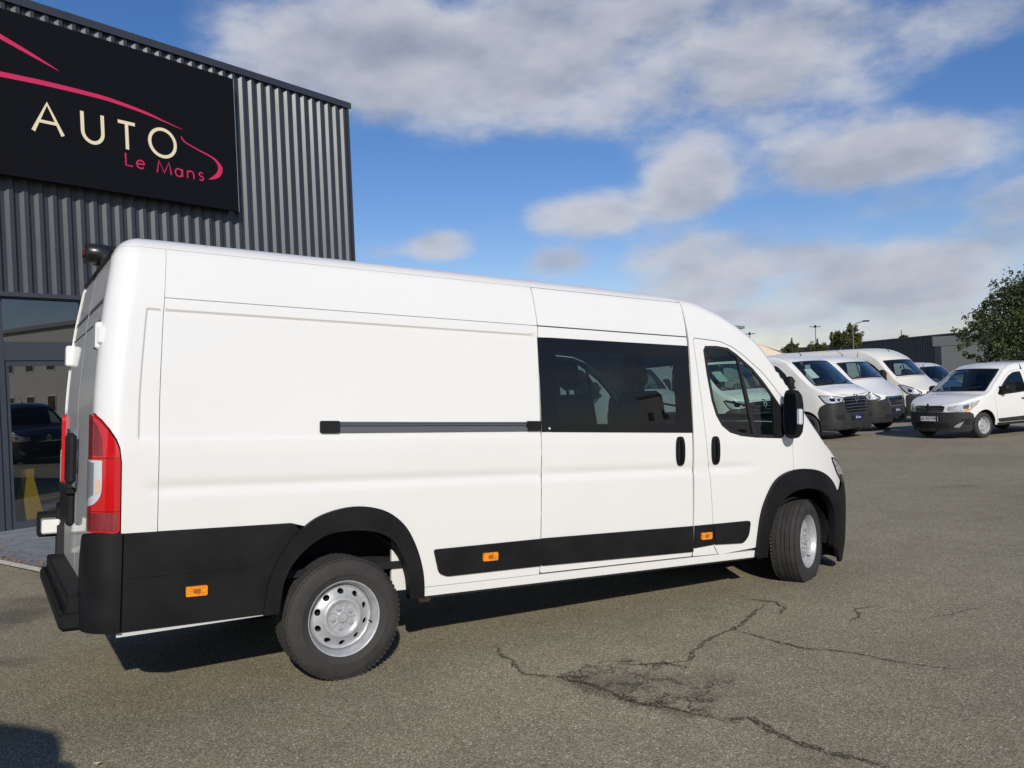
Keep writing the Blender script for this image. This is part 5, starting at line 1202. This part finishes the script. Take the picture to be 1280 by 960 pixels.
R=np.random.default_rng(5)
ox,oy=16.9,27.2
cl=[(0,0,3.2,1.15),(-.9,-.3,2.7,.8),(-1.5,0,3.1,.6),(-1.9,.1,2.55,.42),(-1.25,-.2,2.2,.5),(-.4,-.4,2.1,.75),(.9,-.2,2.3,.9),(1.1,.2,3.2,1.0),(.3,.2,4.2,.8),(-.65,.1,3.9,.62),(-1.3,.1,3.75,.34),(1.3,0,4.2,.8),(2.2,.1,3.0,1.0),(-1.62,.1,2.0,.32),(-2.25,.1,2.95,.25),(2.0,0,4.6,.7),(-.1,.9,3.0,1.0),(.6,1,3.9,.8)]
tree('oak_tree','dark green broadleaf tree at the right edge above the small van',ox,oy,1.7,cl,.060,OAKL,3000,2,.16)
px_=lambda px,py,D:(lambda d:CAM+d*(D/math.hypot(d.x,d.y)))(ray(px,py))
def far_tree(label,px,pytop,pybot,D,wpx,m,seed,name='tree',group=None):
    top=px_(px,pytop,D);bot=px_(px,pybot,D);z=gh(top.x,top.y);wd=wpx*D/FPX;h=top.z-z
    R=np.random.default_rng(seed);cl=[];zb=bot.z-z;n=12
    for i in range(n):
        t=R.random();rr=wd*.25*R.uniform(.7,1.1);cl.append((R.uniform(-1,1)*(wd*.5-rr)*(1-.45*t),R.uniform(-1,1)*wd*.3,zb+rr+(h-zb-1.6*rr)*t,rr))
    return tree(name,label,top.x,top.y,max(.8,zb+.5),cl,D*.0012,m,9000/(wd**2+.1),seed,.15+wd*.02,group)
far_tree('tall yellow-green clipped tree beside the street lamp arm',1066,404,436,78,21,POPL,3,'poplar_tree')
far_tree('low grey-green tree leaning against the taller yellow-green one',1049,417,438,76,24,BUSHL,4,'small_tree')
far_tree('low bushy tree behind the parked row, left of the thin lamp post',990,431,448,66,26,BUSHL,6,'small_tree')
far_tree('low bushy tree behind the parked row, just right of the thin lamp post',1022,430,448,68,30,BUSHL,7,'small_tree')
far_tree('treetop peeping over the far warehouse roof',1127,420,430,150,12,OAKL,8,'small_tree')
# street lamps
LM=mat('galvanised post',(.16,.17,.19),.5,metal=.5)
def lamp(px,pytop,D,kind,label):
    t=px_(px,pytop,D);z=gh(t.x,t.y);r=empty('street_lamp',label,'street lamp',Matrix.Translation((t.x,t.y,z)),'street lamps beyond the car park');h=t.z-z
    m=MB();m.tube([(0,0,0),(0,0,h)],[.07,.04],8);m.obj('post',LM,r)
    if kind=='double':
        for s in(-1,1):
            m=MB();m.tube([(0,0,h-.1),(s*.5,0,h)],.03,6);a=m.obj('arm',LM,r);m=MB();m.box((s*.4-.15,-.08,h-.03),(s*.4+.15,.08,h+.03),bev=.02);m.obj('lamp_head',LM,a)
        m=MB();m.box((-.1,-.1,h-.12),(.1,.1,h+.12),bev=.03);m.obj('lamp_collar',BLKP,r)
    else:
        m=MB();m.tube([(0,0,h),(.35,0,h+.35),(.9,0,h+.50)],[.06,.05,.04],8);a=m.obj('arm',LM,r);m=MB();m.box((.8,-.12,h+.43),(1.35,.12,h+.55),bev=.04);m.obj('lamp_head',BLKP,a)
lamp(1019,408,85,'double','slim double-headed street lamp rising over the parked vans')
lamp(937,417,80,'double','slim double-headed lamp just beyond the big van windscreen')
lamp(1066,409.5,74,'arm','street lamp with a curved arm reaching out of the tall clipped tree')
# ------------------------------------------------------------------ behind the camera (seen only in the glass)
H=BM@Vector((5.8,0,1.2));d=(H-CAM);d=d-FN*2*d.dot(FN);d.z=0;d.normalize()
C0=H+d*62;nn=Vector((-d.y,d.x,0));ang=math.atan2(d.y,d.x)
ob=empty('office_block','pale rendered block with square windows, mirrored in the showroom door','building',Matrix.Translation((C0.x,C0.y,-.2))@Matrix.Rotation(math.radians(-40),4,'Z'))
m=MB();m.box((-22,0,-.5),(22,9,7.5));m.obj('wall',mat('pale render',(.50,.49,.46),.85,nscale=2,namt=.06),ob)
m=MB();m.box((-22.3,-.3,7.5),(22.3,9.3,7.8));m.obj('parapet',mat('grey trim',(.2,.2,.21),.7),ob)
for k in range(14):
    for zz in(1.0,4.2):
        x=-20.5+k*3.1;f=fbox('window',(x-.6,-.04,zz),(x+.6,.0-.002,zz+1.3),mat('window frame white',(.7,.7,.7),.6),ob);fbox('pane',(x-.52,-.06,zz+.08),(x+.52,-.041,zz+1.22),BLKG,f)
# unseen trees added behind the camera for dark reflections in the van windows
hedge=[]
tl_=random.Random(4)
for i in range(9):
    x=-6+i*7;y=-48-abs(i-4)*.8+tl_.uniform(-1,1)
    cl=[(tl_.uniform(-1.6,1.6),tl_.uniform(-1,1),tl_.uniform(.8,3.4),tl_.uniform(.8,1.3)) for _ in range(9)]
    tree('added_tree','bushy dark tree added unseen behind the camera for the window reflections',x,y,1.2,cl,.16,OAKL,110,20+i,.14,'trees added behind the camera')
simple_van('panel_van','white large van close by the photographer, known from its shadow at the bottom left',clone_spec(MASTER,plate=None,paper=None),-2.60,.78,86,None)
Hc=H+d*15
simple_van('compact_van','dark small van added out of view, mirrored in the showroom door in place of a motorcycle',clone_spec(EXPRESS,plate=None),Hc.x,Hc.y,150,None,paint=mat('dark car paint',(.02,.022,.028),.25,coat=1))  # unseen van added for its dark mirror image, standing in for a motorcycle
